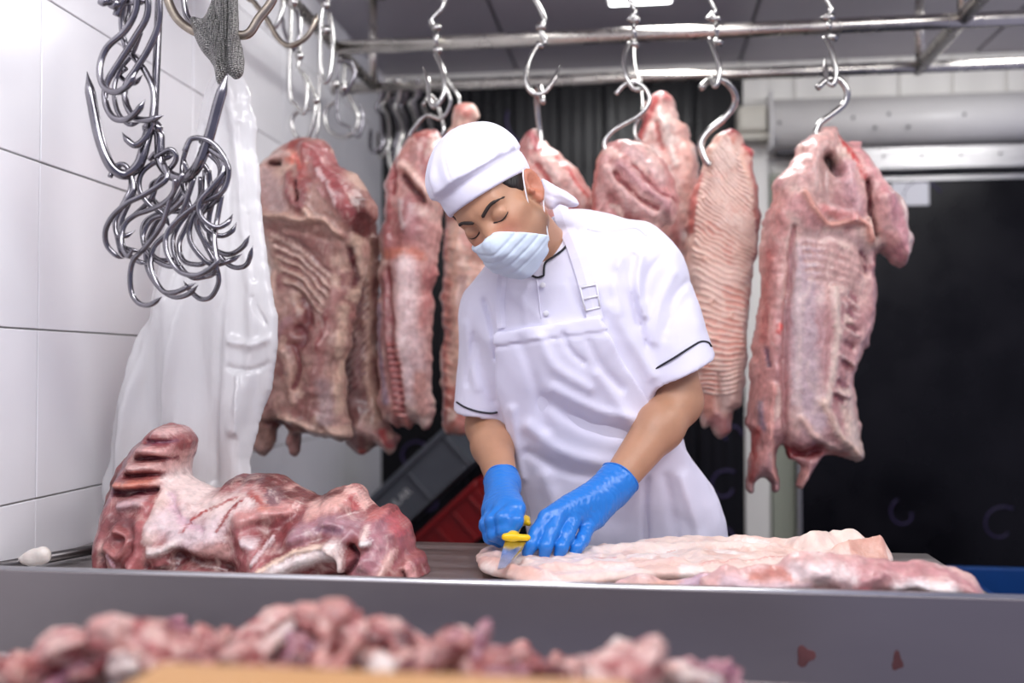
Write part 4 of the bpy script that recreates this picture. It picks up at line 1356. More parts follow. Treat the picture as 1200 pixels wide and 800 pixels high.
link('crotch_plate', tube_mesh(hookpts([(168, 158), (174, 149), (182, 147), (189, 158)], YA - 0.004, 0 * np.arange(4)), 0.0085, 10, tip0=True, tip1=True, tiplen=0.01), M['hook'], an)

GB = 'S-hooks tangled in a bunch on the right prong'
LB = 'small steel S-hook in the tangled bunch on the anchor hook right prong'
bunch = [
    [(625, 110), (660, 50), (740, 60), (800, 120), (832, 200), (800, 300), (700, 350), (600, 425), (540, 500), (545, 590), (600, 670), (680, 690), (750, 655), (800, 605)],
    [(640, 75), (615, 170), (618, 280), (650, 365), (700, 460)],
    [(700, 60), (780, 130), (808, 200), (750, 280), (694, 350), (705, 420), (770, 465), (825, 445), (852, 402)],
    [(720, 70), (795, 170), (800, 240), (760, 300), (705, 390), (720, 465), (790, 505), (845, 485), (870, 440)],
    [(730, 90), (820, 160), (825, 240), (780, 330), (690, 420), (700, 490), (750, 560), (830, 592), (895, 560), (932, 500)],
    [(700, 90), (790, 180), (770, 300), (740, 420), (745, 520), (790, 600), (850, 650), (915, 640), (945, 550)],
    [(620, 150), (655, 280), (560, 390), (470, 430), (430, 510), (460, 590), (540, 645), (620, 640)],
    [(600, 220), (640, 330), (640, 385), (520, 395), (440, 440), (430, 520), (480, 600), (530, 620), (600, 605)],
    [(460, 150), (500, 110), (560, 128), (470, 170), (420, 220), (415, 290), (460, 360), (520, 400), (560, 470)],
    [(530, 170), (540, 240), (440, 310), (360, 350), (290, 410), (255, 480), (262, 550), (310, 600), (345, 612)],
    [(560, 190), (500, 250), (470, 330), (400, 400), (345, 450), (330, 520), (350, 580), (400, 620), (440, 635), (450, 640)],
    [(620, 210), (560, 330), (520, 450), (440, 560), (385, 620), (370, 700), (380, 780), (420, 825), (470, 825), (520, 790)],
    [(650, 210), (590, 330), (500, 430), (450, 540), (450, 650), (500, 740), (570, 790), (640, 780), (690, 735)],
    [(670, 230), (620, 380), (560, 480), (480, 560), (470, 660), (520, 760), (580, 770), (640, 745), (680, 725)],
    [(700, 230), (690, 340), (600, 450), (570, 540), (600, 640), (660, 700), (730, 695), (788, 680)],
    [(720, 200), (720, 330), (660, 430), (650, 520), (700, 600), (760, 640), (840, 620), (895, 590)],
    [(740, 200), (740, 300), (680, 430), (720, 540), (770, 640), (785, 720), (750, 790), (700, 800), (650, 760), (620, 715)],
    [(480, 140), (560, 100), (585, 150), (520, 230), (470, 270), (490, 350), (560, 390), (640, 380)],
    [(580, 240), (575, 300), (530, 350), (470, 380), (390, 410), (340, 460), (330, 540), (360, 600), (385, 560)],
    [(690, 140), (740, 220), (700, 330), (640, 450), (600, 540), (620, 620), (690, 640), (750, 620)],
    [(800, 310), (780, 420), (765, 520), (775, 620), (760, 680), (700, 690)],
]
LBS = {0: 'nearest small S-hook of the tangled bunch, a long open curve across its front', 4: 'S-hook of the tangled bunch with its point reaching up furthest right',
       5: 'S-hook of the tangled bunch with the lowest open bend at the right', 9: 'S-hook of the tangled bunch whose bend lies furthest left', 11: 'S-hook of the tangled bunch hanging lowest at the left',
       16: 'S-hook of the tangled bunch hanging lowest at the right', 8: 'S-hook looping over the left end of the tangled bunch'}
for i, b_ in enumerate(bunch):
    Yb = YA - 0.045 + 0.0125 * ((i * 5) % 9)
    s_hook(b_, Yb, 0.0042, LBS.get(i, LB), GB, dy=lambda t, i=i: 0.012 * math.sin(t * 5 + i), org=Z2_[0], sc=4.0)
GL = 'S-hooks on the left prong'
for i, b_ in enumerate([[(275, 230), (300, 180), (345, 172), (375, 220), (385, 290), (330, 370), (300, 440), (310, 500), (350, 505), (395, 480)],
                        [(290, 215), (330, 170), (365, 200), (372, 280), (345, 340), (300, 430), (310, 510), (330, 590), (350, 610)],
                        [(400, 250), (380, 320), (330, 430), (318, 520), (345, 560), (400, 575), (425, 570)]]):
    s_hook(b_, YA - 0.028 + 0.01 * i, 0.004, ['small steel S-hook on the left prong of the anchor hook, nearest one',
           'small steel S-hook on the left prong, behind the nearest one', 'thin S-hook hanging straight between the left prong and the big bunch'][i],
           GL, org=Z2_[0], sc=4.0, dy=lambda t: 0.01 * math.sin(6 * t))
GT = 'large S-hooks beside the stem of the anchor hook'
Z1o = ((0, 0), 4.0)
top = [
    [(640, -60), (638, 40), (590, 140), (500, 225), (468, 320), (485, 405), (540, 432), (600, 400), (640, 330)],
    [(690, -60), (690, 70), (630, 180), (560, 290), (500, 390), (495, 480), (530, 550), (590, 560), (640, 525), (682, 465)],
    [(745, -60), (745, 100), (700, 220), (640, 320), (590, 400), (590, 480), (630, 550), (700, 562), (768, 540)],
    [(590, -40), (570, 90), (590, 220), (640, 280), (690, 350), (720, 430), (715, 540), (690, 630), (640, 680), (600, 660), (572, 620)],
    [(610, -40), (600, 60), (575, 170), (590, 220)],
    [(660, 150), (620, 250), (560, 330), (535, 420), (550, 520), (600, 580), (660, 575)],
    [(590, 320), (560, 350), (590, 380), (630, 390), (670, 350)],
]
lbs = ['large S-hook of the upper bunch, its bend furthest to the left', 'large S-hook of the upper bunch with an upturned point beside the stem',
       'large S-hook of the upper bunch whose point crosses the stem', 'large S-hook of the upper bunch, its point ending just above the left prong bend',
       'S-hook shank at the top of the picture behind the upper bunch', 'thin S-hook hanging behind the upper bunch', 'short hook bend crossing the upper bunch']
for i, b_ in enumerate(top):
    s_hook(b_, YA - 0.05 + 0.009 * i, 0.0052 if i < 4 else 0.004, lbs[i], GT, org=Z1o[0], sc=4.0, dy=lambda t: 0.01 * math.sin(5 * t))
for i, b_ in enumerate([[(470, 5), (485, 12), (510, -6), (520, -30)], [(500, -5), (525, 25), (545, 20), (550, -30)], [(545, 75), (560, 30), (585, -10), (590, -40)], [(525, 5), (570, 8), (640, 8), (700, 2)]]):
    s_hook(b_, YA - 0.06 + 0.01 * i, 0.006, 'blackened hook end poking down at the top left above the upper bunch', 'blackened hook ends', org=(0, 0), sc=4.0, m='hook')

# ring hooks that carry the glove and the bag
YB = 1.64
bars = [([(193, -25), (197, 0), (208, 22), (226, 36), (248, 42), (268, 40), (290, 40), (303, 22), (318, 2), (330, -30)], YB, 0.0082, 'bronze', 'thick worn steel ring bar from which the chain mail glove hangs'),
        ([(214, -25), (216, 5), (221, 22), (236, 34)], YB + 0.035, 0.006, 'hook', 'thinner steel bar behind the ring bar left of the glove')]
for b_, y_, r_, m_, l_ in bars:
    s_hook(b_, y_, r_, l_, m=m_, name='ring_hook', tip1=False)
gl = slab('chain_mail_glove', [(254, -25), (276, -25), (279, 5), (280, 40), (284, 62), (285, 84), (276, 93), (267, 86), (262, 92), (256, 98), (251, 78), (240, 62), (231, 48), (224, 28), (226, 20), (240, 22), (247, 5)],
          YB - 0.005, 0.022, [(120, 120, 120), (110, 110, 110)], [
    ([(270, -20), (268, 30), (266, 78)], 3, -0.014, None), ([(246, 22), (256, 60), (260, 86)], 4, 0.010, None), ([(252, 10), (262, 50)], 2.5, -0.008, None),
    ([(232, 30), (246, 55)], 4, 0.008, None), ([(276, 10), (278, 80)], 5, 0.010, None)], lump=(0.004, 30), fine=(0.001, 60), v=0.0025, material=M['mail'], seed=50, edge=0.002)
tag(gl, 'grey chain mail safety glove hanging at the top above the plastic bag', 'glove')

# plastic bag
bagm = slab('plastic_bag', [(262, 84), (276, 86), (290, 100), (299, 140), (303, 180), (306, 225), (312, 290), (323, 350), (328, 402), (324, 425), (318, 450), (308, 480), (300, 510), (295, 545), (294, 590),
                       (290, 610), (240, 612), (180, 612), (130, 610), (121, 590), (122, 560), (131, 500), (150, 440), (166, 385), (185, 320), (205, 240), (222, 180), (240, 120), (252, 92)],
            1.80, 0.028, [(236, 235, 236), (228, 227, 230)], [
    ([(268, 95), (262, 180), (240, 280), (215, 400), (190, 560)], 7, 0.012, None),
    ([(276, 95), (284, 180), (292, 280), (300, 400), (285, 500)], 8, 0.014, None),
    ([(262, 110), (240, 200), (200, 330), (165, 460), (145, 560)], 8, 0.012, None),
    ([(270, 110), (272, 200), (268, 330), (262, 450), (258, 560)], 5, -0.010, None),
    ([(250, 150), (232, 240), (205, 350)], 3, -0.008, None),
    ([(285, 150), (290, 220), (300, 330)], 3, -0.008, None),
    ([(322, 395), (300, 405), (280, 398)], 5, 0.010, None),
    ([(318, 425), (296, 435), (276, 430)], 3, -0.008, None),
    ([(300, 350), (316, 380)], 3, -0.006, None),
    ([(286, 440), (290, 520), (288, 580)], 3, 0.010, None),
], R=0.05, lump=(0.010, 9), fine=(0.0022, 24), v=0.004, material=M['bag'], seed=60, edge=0.004, stretch=(1.6, 0.35),
    bend=lambda u, w, d: 0.012 * np.sin(u * 60 + w * 6) * np.clip((2.0 - w) * 1.2, 0, 1))
tag(bagm, 'long milky white plastic bag hanging against the tiled wall below the glove', 'plastic bag')

# hooks of the meat, each chain: a swivel hook and an S-hook
YR = 2.3
GS = 'swivel hooks on the front rail'
GM = 'S-hooks piercing the hanging meat'


def swivel(name_lab, up, node1, mid, node2, low, org, sc, Y=YR, r=0.0062, m='hookbright'):
    t = empty('swivel_hook', P(org[0] + up[0][0] / sc, org[1] + up[0][1] / sc, Y), name_lab, 'hook', GS)
    first = (up[0][0], up[0][1] - 14 * sc)
    link('upper_hook', tube_mesh(hookpts([first] + up, Y, None, 6, org, sc), r, 10), M[m], t)
    c1 = P(org[0] + node1[0] / sc, org[1] + node1[1] / sc, Y)
    c2 = P(org[0] + node2[0] / sc, org[1] + node2[1] / sc, Y)
    link('swivel', join_meshes([tube_mesh([c1 + (-0.011, 0, 0), c1 + (0.011, 0, 0)], 0.0085, 12), tube_mesh(hookpts(mid, Y, None, 6, org, sc), 0.0055, 10),
                                tube_mesh([c2 + (-0.009, -0.003, 0.003), c2 + (0.009, 0.003, -0.003)], 0.008, 12)]), M[m], t)
    link('lower_hook', tube_mesh(hookpts(low, Y, lambda q: -0.02 * math.sin(q * 3.1), 6, org, sc), r, 10, tip1=True, tiplen=0.03), M[m], t)
    return t


z5 = (600, 0)
z6 = (860, 0)
z3 = (260, 0)
swivel('steel swivel hook above the worker cap, first of five along the front rail', [(1040, -10), (1030, 40), (985, 90), (985, 120)], (1005, 128), [(1000, 140), (1005, 220)], (1010, 235),
       [(1000, 250), (1020, 290), (1040, 350), (1040, 440), (1000, 500), (975, 470), (965, 380), (942, 312)], z3, 4)
swivel('steel swivel hook with an empty upturned point, behind the worker cap', [(105, -10), (130, 40), (150, 90), (135, 118)], (135, 124), [(130, 140), (155, 190), (150, 205)], (130, 212),
       [(125, 205), (95, 250), (70, 320), (68, 390), (100, 438), (150, 432), (195, 375), (226, 308)], z5, 4)
swivel('steel swivel hook under the bright lamp', [(545, -10), (578, 50), (545, 98)], (578, 92), [(570, 108), (576, 180)], (576, 205), [(550, 200), (525, 265), (535, 350), (570, 415), (605, 410), (608, 365)], z5, 4)
swivel('steel swivel hook carrying the wrinkled belly', [(930, -10), (950, 50), (915, 92)], (955, 86), [(955, 100), (960, 170)], (968, 195), [(925, 180), (950, 240), (972, 320), (960, 398), (940, 390), (938, 325)], z5, 4)
swivel('steel swivel hook carrying the largest pork side at the right', [(375, -10), (397, 40), (362, 78)], (390, 70), [(388, 85), (390, 120)], (405, 150), [(370, 150), (395, 195), (415, 290), (405, 345), (378, 320), (370, 230)], z6, 3.479)
mh = [
    ('thin hook in the bone knuckle above the worker cap', [(1012, 150), (1010, 230), (1030, 330), (1075, 400), (1112, 460), (1112, 500), (1125, 530)], z3, 4, 0.004, 2.63),
    ('S-hook in the top of the pork side left of the worker head', [(945, 490), (968, 450), (1000, 470), (1040, 590), (1030, 640)], z3, 4, 0.005, 2.33),
    ('second S-hook crossing the first above the pork side left of the worker head', [(1045, 405), (1072, 480), (1030, 555), (960, 540), (900, 600), (880, 640)], z3, 4, 0.005, 2.30),
    ('straight S-hook going down behind the worker cap', [(146, 480), (128, 405), (116, 470), (128, 600), (148, 700), (160, 740)], z5, 4, 0.007, 2.40),
    ('long thin S-hook in the lumpy pork shoulder under the lamp', [(485, 442), (530, 395), (590, 388), (636, 430), (640, 485), (590, 545), (490, 600), (440, 650), (436, 700), (465, 760)], z5, 4, 0.0055, 2.28),
    ('thin hook behind the lumpy shoulder, in the pale leg', [(572, 170), (576, 300), (606, 420), (610, 520), (578, 590), (580, 640), (610, 670)], z5, 4, 0.004, 2.56),
    ('thick bright S-hook in the wrinkled pork belly', [(885, 412), (925, 380), (990, 378), (1038, 425), (1046, 485), (1000, 550), (915, 620), (885, 680), (905, 745), (930, 775)], z5, 4, 0.0085, 2.36),
    ('bright S-hook in the top of the largest pork side', [(340, 360), (380, 325), (430, 325), (462, 375), (448, 425), (400, 465), (350, 505), (335, 550), (360, 590)], z6, 3.479, 0.0075, 2.30),
]
for l_, p_, og, sc_, r_, y_ in mh:
    y0_ = 2.69 if y_ > 2.5 else 2.285
    s_hook(p_, y_, r_, l_, GM, m='hookbright', org=og, sc=sc_, tip1=False, dy=lambda t, y0_=y0_, y_=y_: (y0_ - y_) * max(0, 1 - t / 0.5))

# empty hooks along the left rail, blurred
GR = 'empty hooks on the left rail'
RY = lambda px: abs(-0.86) / math.tan(math.radians(7.43) - math.atan((px - 600) / FPX))
side = [
    ('large upturned hook nearest on the left rail', [(120, -30), (150, 10), (215, 95), (250, 160), (290, 205), (330, 212), (390, 180), (430, 120), (446, 60)], 2.0, 0.0075, 'bronze'),
    ('second hook on the left rail, its bend just below the ring bar', [(285, -20), (280, 60), (250, 125), (215, 120), (205, 80)], 2.05, 0.008, 'hookbright'),
    ('long oval hook on the left rail behind the upturned hook', [(330, -10), (358, 80), (358, 180), (335, 235), (315, 200), (290, 130), (285, 70)], 2.15, 0.007, 'hook'),
    ('narrow closed steel loop hanging under the near cross rail', [(498, -5), (470, 60), (462, 150), (460, 260), (465, 345), (485, 385), (508, 340), (520, 220), (512, 120), (500, 60)], 2.25, 0.007, 'hookbright'),
    ('round ring hook hanging low on the left rail', [(575, 300), (572, 400), (600, 460), (636, 540), (625, 610), (575, 642), (510, 620), (482, 560), (500, 500), (545, 470)], 2.45, 0.0075, 'hookbright'),
    ('S-hook above the leftmost pork side', [(362, 265), (360, 320), (400, 370), (436, 460), (430, 560), (400, 650), (350, 640), (326, 580), (345, 530), (400, 510), (425, 500)], 2.3, 0.0065, 'hookbright'),
    ('pointed hook left of the leftmost pork side top', [(318, 420), (345, 490), (385, 530), (400, 420), (375, 330)], 2.33, 0.006, 'hookbright'),
    ('dark hook behind the narrow loop', [(540, 290), (600, 290), (622, 350), (590, 420), (560, 460)], 2.6, 0.008, 'hook'),
    ('thin hook low beside the leftmost pork side top', [(455, 400), (455, 500), (450, 600), (430, 660), (400, 640)], 2.4, 0.005, 'hookbright'),
    ('dark S-hook hanging behind the round ring hook', [(540, 450), (545, 560), (600, 600), (640, 640), (660, 560), (640, 480)], 2.8, 0.006, 'hook'),
]
for l_, p_, y_, r_, m_ in side:
    if 'near cross rail' not in l_ and 'behind the narrow' not in l_:
        y_ = min(2.95, max(1.95, RY(260 + p_[0][0] / 4)))
    top_ = P(260 + p_[0][0] / 4, p_[0][1] / 4, y_)
    if top_[2] < Z1 - 0.02 and 'narrow' not in l_:
        p_ = [(p_[0][0] + 6, 4 * (430 - (Z1 - 1.22) * FPX / (y_ * 1.035)) - 6)] + p_
    s_hook(p_, y_, r_ * 0.8, l_, GR, m=m_, org=z3, sc=4, tip1='closed' not in l_)
for i, (x_, y_) in enumerate(((485, 22), (490, 140), (530, 395), (568, 410), (362, 262), (335, 10), (440, 470))):
    c_ = P(260 + x_ / 4, y_ / 4, [2.25, 2.25, 2.45, 2.45, 2.3, 2.15, 2.4][i])
    o = link('ball_swivel', tube_mesh([c_ + (0, 0, 0.010), c_ + (0, 0, 0.004), c_ + (0, 0, -0.004), c_ + (0, 0, -0.010)], [0.006, 0.011, 0.011, 0.006], 12), M['hookbright'])
    rebase(o, c_)
    tag(o, ['round swivel knob at the top of the narrow closed loop', 'round swivel knob halfway down the narrow closed loop', 'round swivel knob left above the round ring hook', 'round swivel knob on top of the round ring hook',
            'small swivel knob above the leftmost pork side', 'swivel knob on the oval hook near the top edge', 'small swivel knob beside the thin hook on the left rail'][i], 'swivel', 'swivel knobs on the left rail')
# bunch of hooks on the far rail's end
GF = 'hooks bunched at the left end of the far rail'
for i in range(8):
    x0 = 445 + i * 7.5 + random.uniform(-4, 4)
    y_ = 3.08 + 0.02 * (i % 3)
    px = [(x0 + 2, 92), (x0 + 4, 112), (x0 - 2 - i % 3, 122 + random.uniform(-3, 5)), (x0 + 3, 136), (x0 + 4 + i % 4, 150), (x0 + 4, 165 + random.uniform(-6, 6)), (x0 - 5, 178 + (i * 5 % 4) * 7), (x0 - 10 + i % 3, 172), (x0 - 9, 150 + i % 5 * 3)]
    s_hook(px, y_, 0.007, 'steel hook in the dark bunch at the left end of the far cross rail', GF, m='hookbright' if i % 2 else 'hook', dy=lambda t: 0.03 * math.sin(7 * t))

# ================================================================== THE WORKER
man = empty('person', (0.02, 2.05, 0.0), 'worker in white short-sleeved uniform, apron, cap, face mask and blue gloves, bending over the table', 'person')


def zpx(py, Y):
    return P(700, py, Y)[2]


# torso sections: py, left px, right px, centre Y, half depth
SEC = [(285, 600, 765, 1.90, 0.085), (310, 570, 775, 1.90, 0.100), (340, 560, 775, 1.905, 0.118), (400, 557, 776, 1.925, 0.132), (470, 577, 788, 1.96, 0.130), (520, 592, 805, 1.985, 0.126),
       (560, 602, 824, 2.01, 0.124), (600, 612, 840, 2.03, 0.122), (640, 620, 851, 2.045, 0.120), (700, 632, 868, 2.06, 0.120), (800, 640, 880, 2.07, 0.120)]
_z, _l, _r, _y, _b = [], [], [], [], []
for py, l_, r_, y_, b_ in SEC:
    _z.append(P(700, py, y_)[2])
    _l.append(P(l_, py, y_)[0])
    _r.append(P(r_, py, y_)[0])
    _y.append(y_)
    _b.append(b_)
_z, _l, _r, _y, _b = [np.array(q)[::-1] for q in (_z, _l, _r, _y, _b)]
ZT, ZB = P(700, 285, 1.9)[2], P(700, 760, 2.06)[2]


def torso(x, y, z):
    l, r, c, b = [np.interp(z, _z, q).astype(np.float32) for q in (_l, _r, _y, _b)]
    cx, a = (l + r) / 2, (r - l) / 2
    u, v_ = np.abs((x - cx) / a), np.abs((y - c) / b)
    q = (u ** 2.5 + v_ ** 2.5 + 1e-9) ** (1 / 2.5)
    d = (q - 1) * np.minimum(a, b) * 0.95
    return smax(smax(d, z - ZT + 0.0, 0.05), ZB - z, 0.02)


NK = P(668, 288, 1.885)      # root of the neck
SR = P(760, 318, 1.925)      # his left shoulder, at the right in the picture
SL = P(578, 366, 1.895)
HR = P(798, 437, 1.895)      # sleeve hems
HL = P(560, 486, 1.925)
ER = P(795, 470, 1.90)       # elbows
EL = P(572, 500, 1.945)
WR = P(722, 566, 1.765)      # wrists
WL = P(589, 566, 1.775)


def yoke(x, y, z):
    d = cap(x, y, z, P(682, 306, 1.90), SR, 0.062, 0.066)
    d = smin(d, cap(x, y, z, P(655, 312, 1.895), SL, 0.052, 0.054), 0.03)
    d = smin(d, cap(x, y, z, P(690, 281, 1.92), P(748, 289, 1.93), 0.050, 0.052), 0.03)
    d = smin(d, cap(x, y, z, P(668, 275, 1.93), P(700, 282, 1.93), 0.051, 0.051), 0.03)
    return d


def unit(a):
    return a / np.linalg.norm(a)


AXR, AXL = unit(HR - SR), unit(HL - SL)
# hem planes
NR = unit(P(797, 437, 1.9) - P(797, 437, 1.9) + np.cross(P(838, 414, 1.90) - P(760, 455, 1.88), np.array((0, 1, 0.12))))
if NR[2] > 0:
    NR = -NR
NL = unit(np.cross(P(583, 496, 1.90) - P(533, 488, 1.90), np.array((0, 1, 0.1))))
if NL[2] > 0:
    NL = -NL


def sleeves(x, y, z, off=0.0):
    r = cap(x, y, z, SR, HR + AXR * 0.05, 0.067 + off, 0.074 + off)
    r = smax(r, (x - HR[0]) * NR[0] + (y - HR[1]) * NR[1] + (z - HR[2]) * NR[2] - 0.002, 0.006)
    l = cap(x, y, z, SL, HL + AXL * 0.05, 0.055 + off, 0.050 + off)
    l = smax(l, (x - HL[0]) * NL[0] + (y - HL[1]) * NL[1] + (z - HL[2]) * NL[2], 0.006)
    return r, l


def hollow(x, y, z, H, A, N, ra):
    a = cap(x, y, z, H - A * 0.015, H + A * 0.06, ra, ra + 0.003)
    return a


def shirt_sdf(x, y, z):
    d = smin(torso(x, y, z), yoke(x, y, z), 0.05)
    r, l = sleeves(x, y, z)
    d = smin(d, r, 0.022)
    d = smin(d, l, 0.020)
    # collar stand
    c = cap(x, y, z, P(648, 326, 1.885), P(640, 262, 1.868), 0.0605, 0.0555)
    n = unit(np.array((-0.15, -0.9, 0.9)))
    o = P(665, 279, 1.87)
    c = smax(c, (x - o[0]) * n[0] + (y - o[1]) * n[1] + (z - o[2]) * n[2], 0.004)
    d = smin(d, c, 0.012)
    # openings
    d = smax(d, -hollow(x, y, z, HR, AXR, NR, 0.0585), 0.003)
    d = smax(d, -hollow(x, y, z, HL, AXL, NL, 0.043), 0.003)
    return d


FOLDS = [  # (px polyline, Y guess, width m, height m)
    ([(742, 300), (738, 330), (748, 375), (758, 405)], 0.006, -0.007),
    ([(752, 300), (748, 335), (756, 370)], 0.006, 0.006),
    ([(790, 320), (772, 360), (766, 400)], 0.009, 0.006),
    ([(805, 330), (790, 350), (782, 385)], 0.006, -0.005),
    ([(776, 300), (760, 320), (755, 350)], 0.006, -0.004),
    ([(728, 300), (720, 330), (726, 365)], 0.008, 0.006),
    ([(668, 330), (676, 350), (690, 370)], 0.006, -0.004),
    ([(620, 330), (612, 350), (616, 375)], 0.007, 0.004),
    ([(556, 390), (552, 420), (548, 450)], 0.005, -0.005),
    ([(805, 350), (788, 375), (780, 395)], 0.008, -0.003),
    ([(790, 300), (806, 340), (818, 380)], 0.010, 0.003),
    ([(560, 400), (566, 440), (578, 470)], 0.008, -0.005),
    ([(545, 380), (550, 420), (560, 455)], 0.008, 0.004),
    ([(568, 352), (576, 380), (582, 420)], 0.005, -0.008),
    ([(700, 268), (730, 262), (760, 266)], 0.004, 0.003),
    ([(715, 360), (740, 400), (765, 440)], 0.012, 0.007),
    ([(720, 320), (735, 350), (745, 380)], 0.010, -0.004),
    ([(600, 345), (620, 360), (640, 380)], 0.010, 0.004),
]
AFOLDS = [
    ([(632, 395), (650, 430), (690, 455)], 0.012, 0.007),
    ([(660, 392), (668, 410), (684, 425)], 0.006, -0.006),
    ([(610, 400), (625, 440), (640, 500)], 0.012, -0.006),
    ([(640, 470), (690, 500), (740, 510)], 0.014, -0.010),
    ([(650, 455), (700, 480), (745, 490)], 0.010, 0.006),
    ([(620, 500), (660, 530), (720, 545)], 0.014, 0.008),
    ([(620, 530), (670, 555), (740, 560)], 0.010, -0.006),
    ([(700, 440), (730, 480), (750, 520)], 0.012, 0.006),
    ([(640, 560), (650, 600), (655, 650)], 0.014, 0.008),
    ([(690, 590), (694, 640)], 0.012, -0.006),
    ([(757, 560), (756, 600), (758, 650)], 0.006, -0.010),
    ([(800, 560), (812, 600), (825, 650)], 0.012, 0.008),
    ([(780, 560), (788, 600), (796, 650)], 0.010, -0.006),
    ([(600, 480), (606, 530), (612, 560)], 0.008, 0.006),
    ([(690, 400), (705, 430), (728, 455)], 0.008, -0.005),
]


def fold_disp(folds, ygs=1.80):
    lines = []
    for pp, wd, h in folds:
        q = [P(a, b, ygs) for a, b in pp]
        lines.append((spline([np.array((p_[0] / ygs, 0, (p_[2] - 1.22) / ygs)) for p_ in q], 4), wd, h))

    def f(x, y, z):
        u, w_ = x / y, (z - 1.22) / y
        s = 0.0
        for L_, wd, h in lines:
            dd = lined(u, w_, [(q[0], q[2]) for q in L_]) * 1.85
            s = s + h * np.exp(-(dd / wd) ** 2)
        return np.where(y < 2.0, s, 0)
    return f


fs1, fs2 = fold_disp(FOLDS), fold_disp(AFOLDS)


def cloth_noise(x, y, z, seed, amp=0.003):
    return amp * 1.3 * fbm3(x * 9 + z * 4, y * 9, z * 7 - x * 3, seed, 3) + amp * 0.25 * fbm3(x * 30, y * 30, z * 22, seed + 3, 2)


shirt = sdf_obj('shirt', shirt_sdf, (-0.42, 1.70, 0.70), (0.34, 2.22, 1.62), 0.005, M['white'], man,
                disp=lambda x, y, z: fs1(x, y, z) + cloth_noise(x, y, z, 3))


# apron, one real layer of cloth over the shirt
def px_of(x, y, z):
    """where a point shows in the photograph's frame"""
    d = [x - CAM[0], y - CAM[1], z - CAM[2]]
    f = sum(d[i] * FWD[i] for i in range(3))
    r = sum(d[i] * RGT[i] for i in range(3))
    u = sum(d[i] * UPV[i] for i in range(3))
    return 600 + FPX * r / f, 400 - FPX * u / f


APE = [(376, 583, 703), (385, 582, 709), (400, 581, 716), (430, 581, 733), (460, 582, 757), (500, 590, 782), (540, 600, 812), (580, 606, 842), (620, 612, 858), (660, 616, 868), (760, 620, 885)]
_ay = [a[0] for a in APE]
_aw0 = np.array([P(a[1], a[0], 1.83)[0] for a in APE])
_aw1 = np.array([P(a[2], a[0], 1.83)[0] for a in APE])
_az = np.array([P(700, a[0], 1.83)[2] for a in APE])


def apron_sdf(x, y, z):
    d = smin(torso(x, y, z), yoke(x, y, z), 0.05) - 0.0105
    l = np.interp(z, _az[::-1], _aw0[::-1]).astype(np.float32)
    r = np.interp(z, _az[::-1], _aw1[::-1]).astype(np.float32)
    e = np.maximum(l - x, x - r) * 0.85
    top = z - (P(645, 381, 1.83)[2] + (x - P(645, 381, 1.83)[0]) * 0.13)
    d = smax(smax(d, e, 0.003), top, 0.003)
    return smax(d, y - 1.99, 0.01)


def adisp(x, y, z):
    s = fs2(x, y, z) + cloth_noise(x, y, z, 11, 0.0035)
    b0 = P(645, 381, 1.83)
    tz_ = z - (b0[2] + (x - b0[0]) * 0.13)
    s = s + 0.0022 * (tz_ > -0.026) - 0.0025 * np.exp(-((tz_ + 0.028) / 0.003) ** 2)
    return s


apr = sdf_obj('apron', apron_sdf, (-0.40, 1.70, 0.66), (0.36, 2.04, 1.40), 0.0045, M['apron'], man, disp=adisp)


def body_only(x, y, z):
    return shirt_sdf(x, y, z)


def surf(px, py, fn, y0=1.5, y1=2.2, off=0.0):
    """first point of the surface fn met along the line of sight through a pixel"""
    r = ray(px, py)
    t = np.linspace(y0, y1, 1400)
    pts = CAM[None] + r[None] * (t / r[1])[:, None]
    d = fn(pts[:, 0].astype(np.float32), pts[:, 1].astype(np.float32), pts[:, 2].astype(np.float32)) - off
    i = np.argmax(d < 0)
    if d[i] >= 0:
        i = np.argmin(d)
    return pts[i]


def on(fn, pts, n=5, off=0.002):
    q = spline([np.array((a, b, 0.0)) for a, b in pts], n)
    return [surf(a[0], a[1], fn, off=off) for a in q]


def shirt_f(x, y, z):
    return shirt_sdf(x, y, z) - fs1(x, y, z)


shirt_v = lambda x, y, z: shirt_sdf(x, y, z)
ap_v = lambda x, y, z: np.minimum(shirt_sdf(x, y, z), apron_sdf(x, y, z))
toward = lambda p: (CAM - p)
# neck strap of the apron, buckle and pocket seam
st = on(shirt_v, [(655, 238), (662, 262), (674, 290), (684, 320), (692, 350), (698, 375)], off=0.006)
link('neck_strap', tube_mesh(st, [0.0150] * len(st), 4, flat=(toward, 0.002)), M['apron'], apr, False)
st = on(shirt_v, [(590, 316), (587, 340), (586, 360), (588, 384)], off=0.005)
link('neck_strap', tube_mesh(st, [0.0085] * len(st), 4, flat=(toward, 0.002)), M['apron'], apr, False)
bk = [surf(a, b, shirt_v, off=0.009) for a, b in ((680, 337), (699, 333), (703, 360), (686, 364), (680, 337))]
link('strap_buckle', join_meshes([tube_mesh([bk[i], bk[i + 1]], 0.0016, 6) for i in range(4)] + [tube_mesh([(bk[0] + bk[3]) / 2, (bk[1] + bk[2]) / 2], 0.0016, 6)]), M['maskin'], apr)
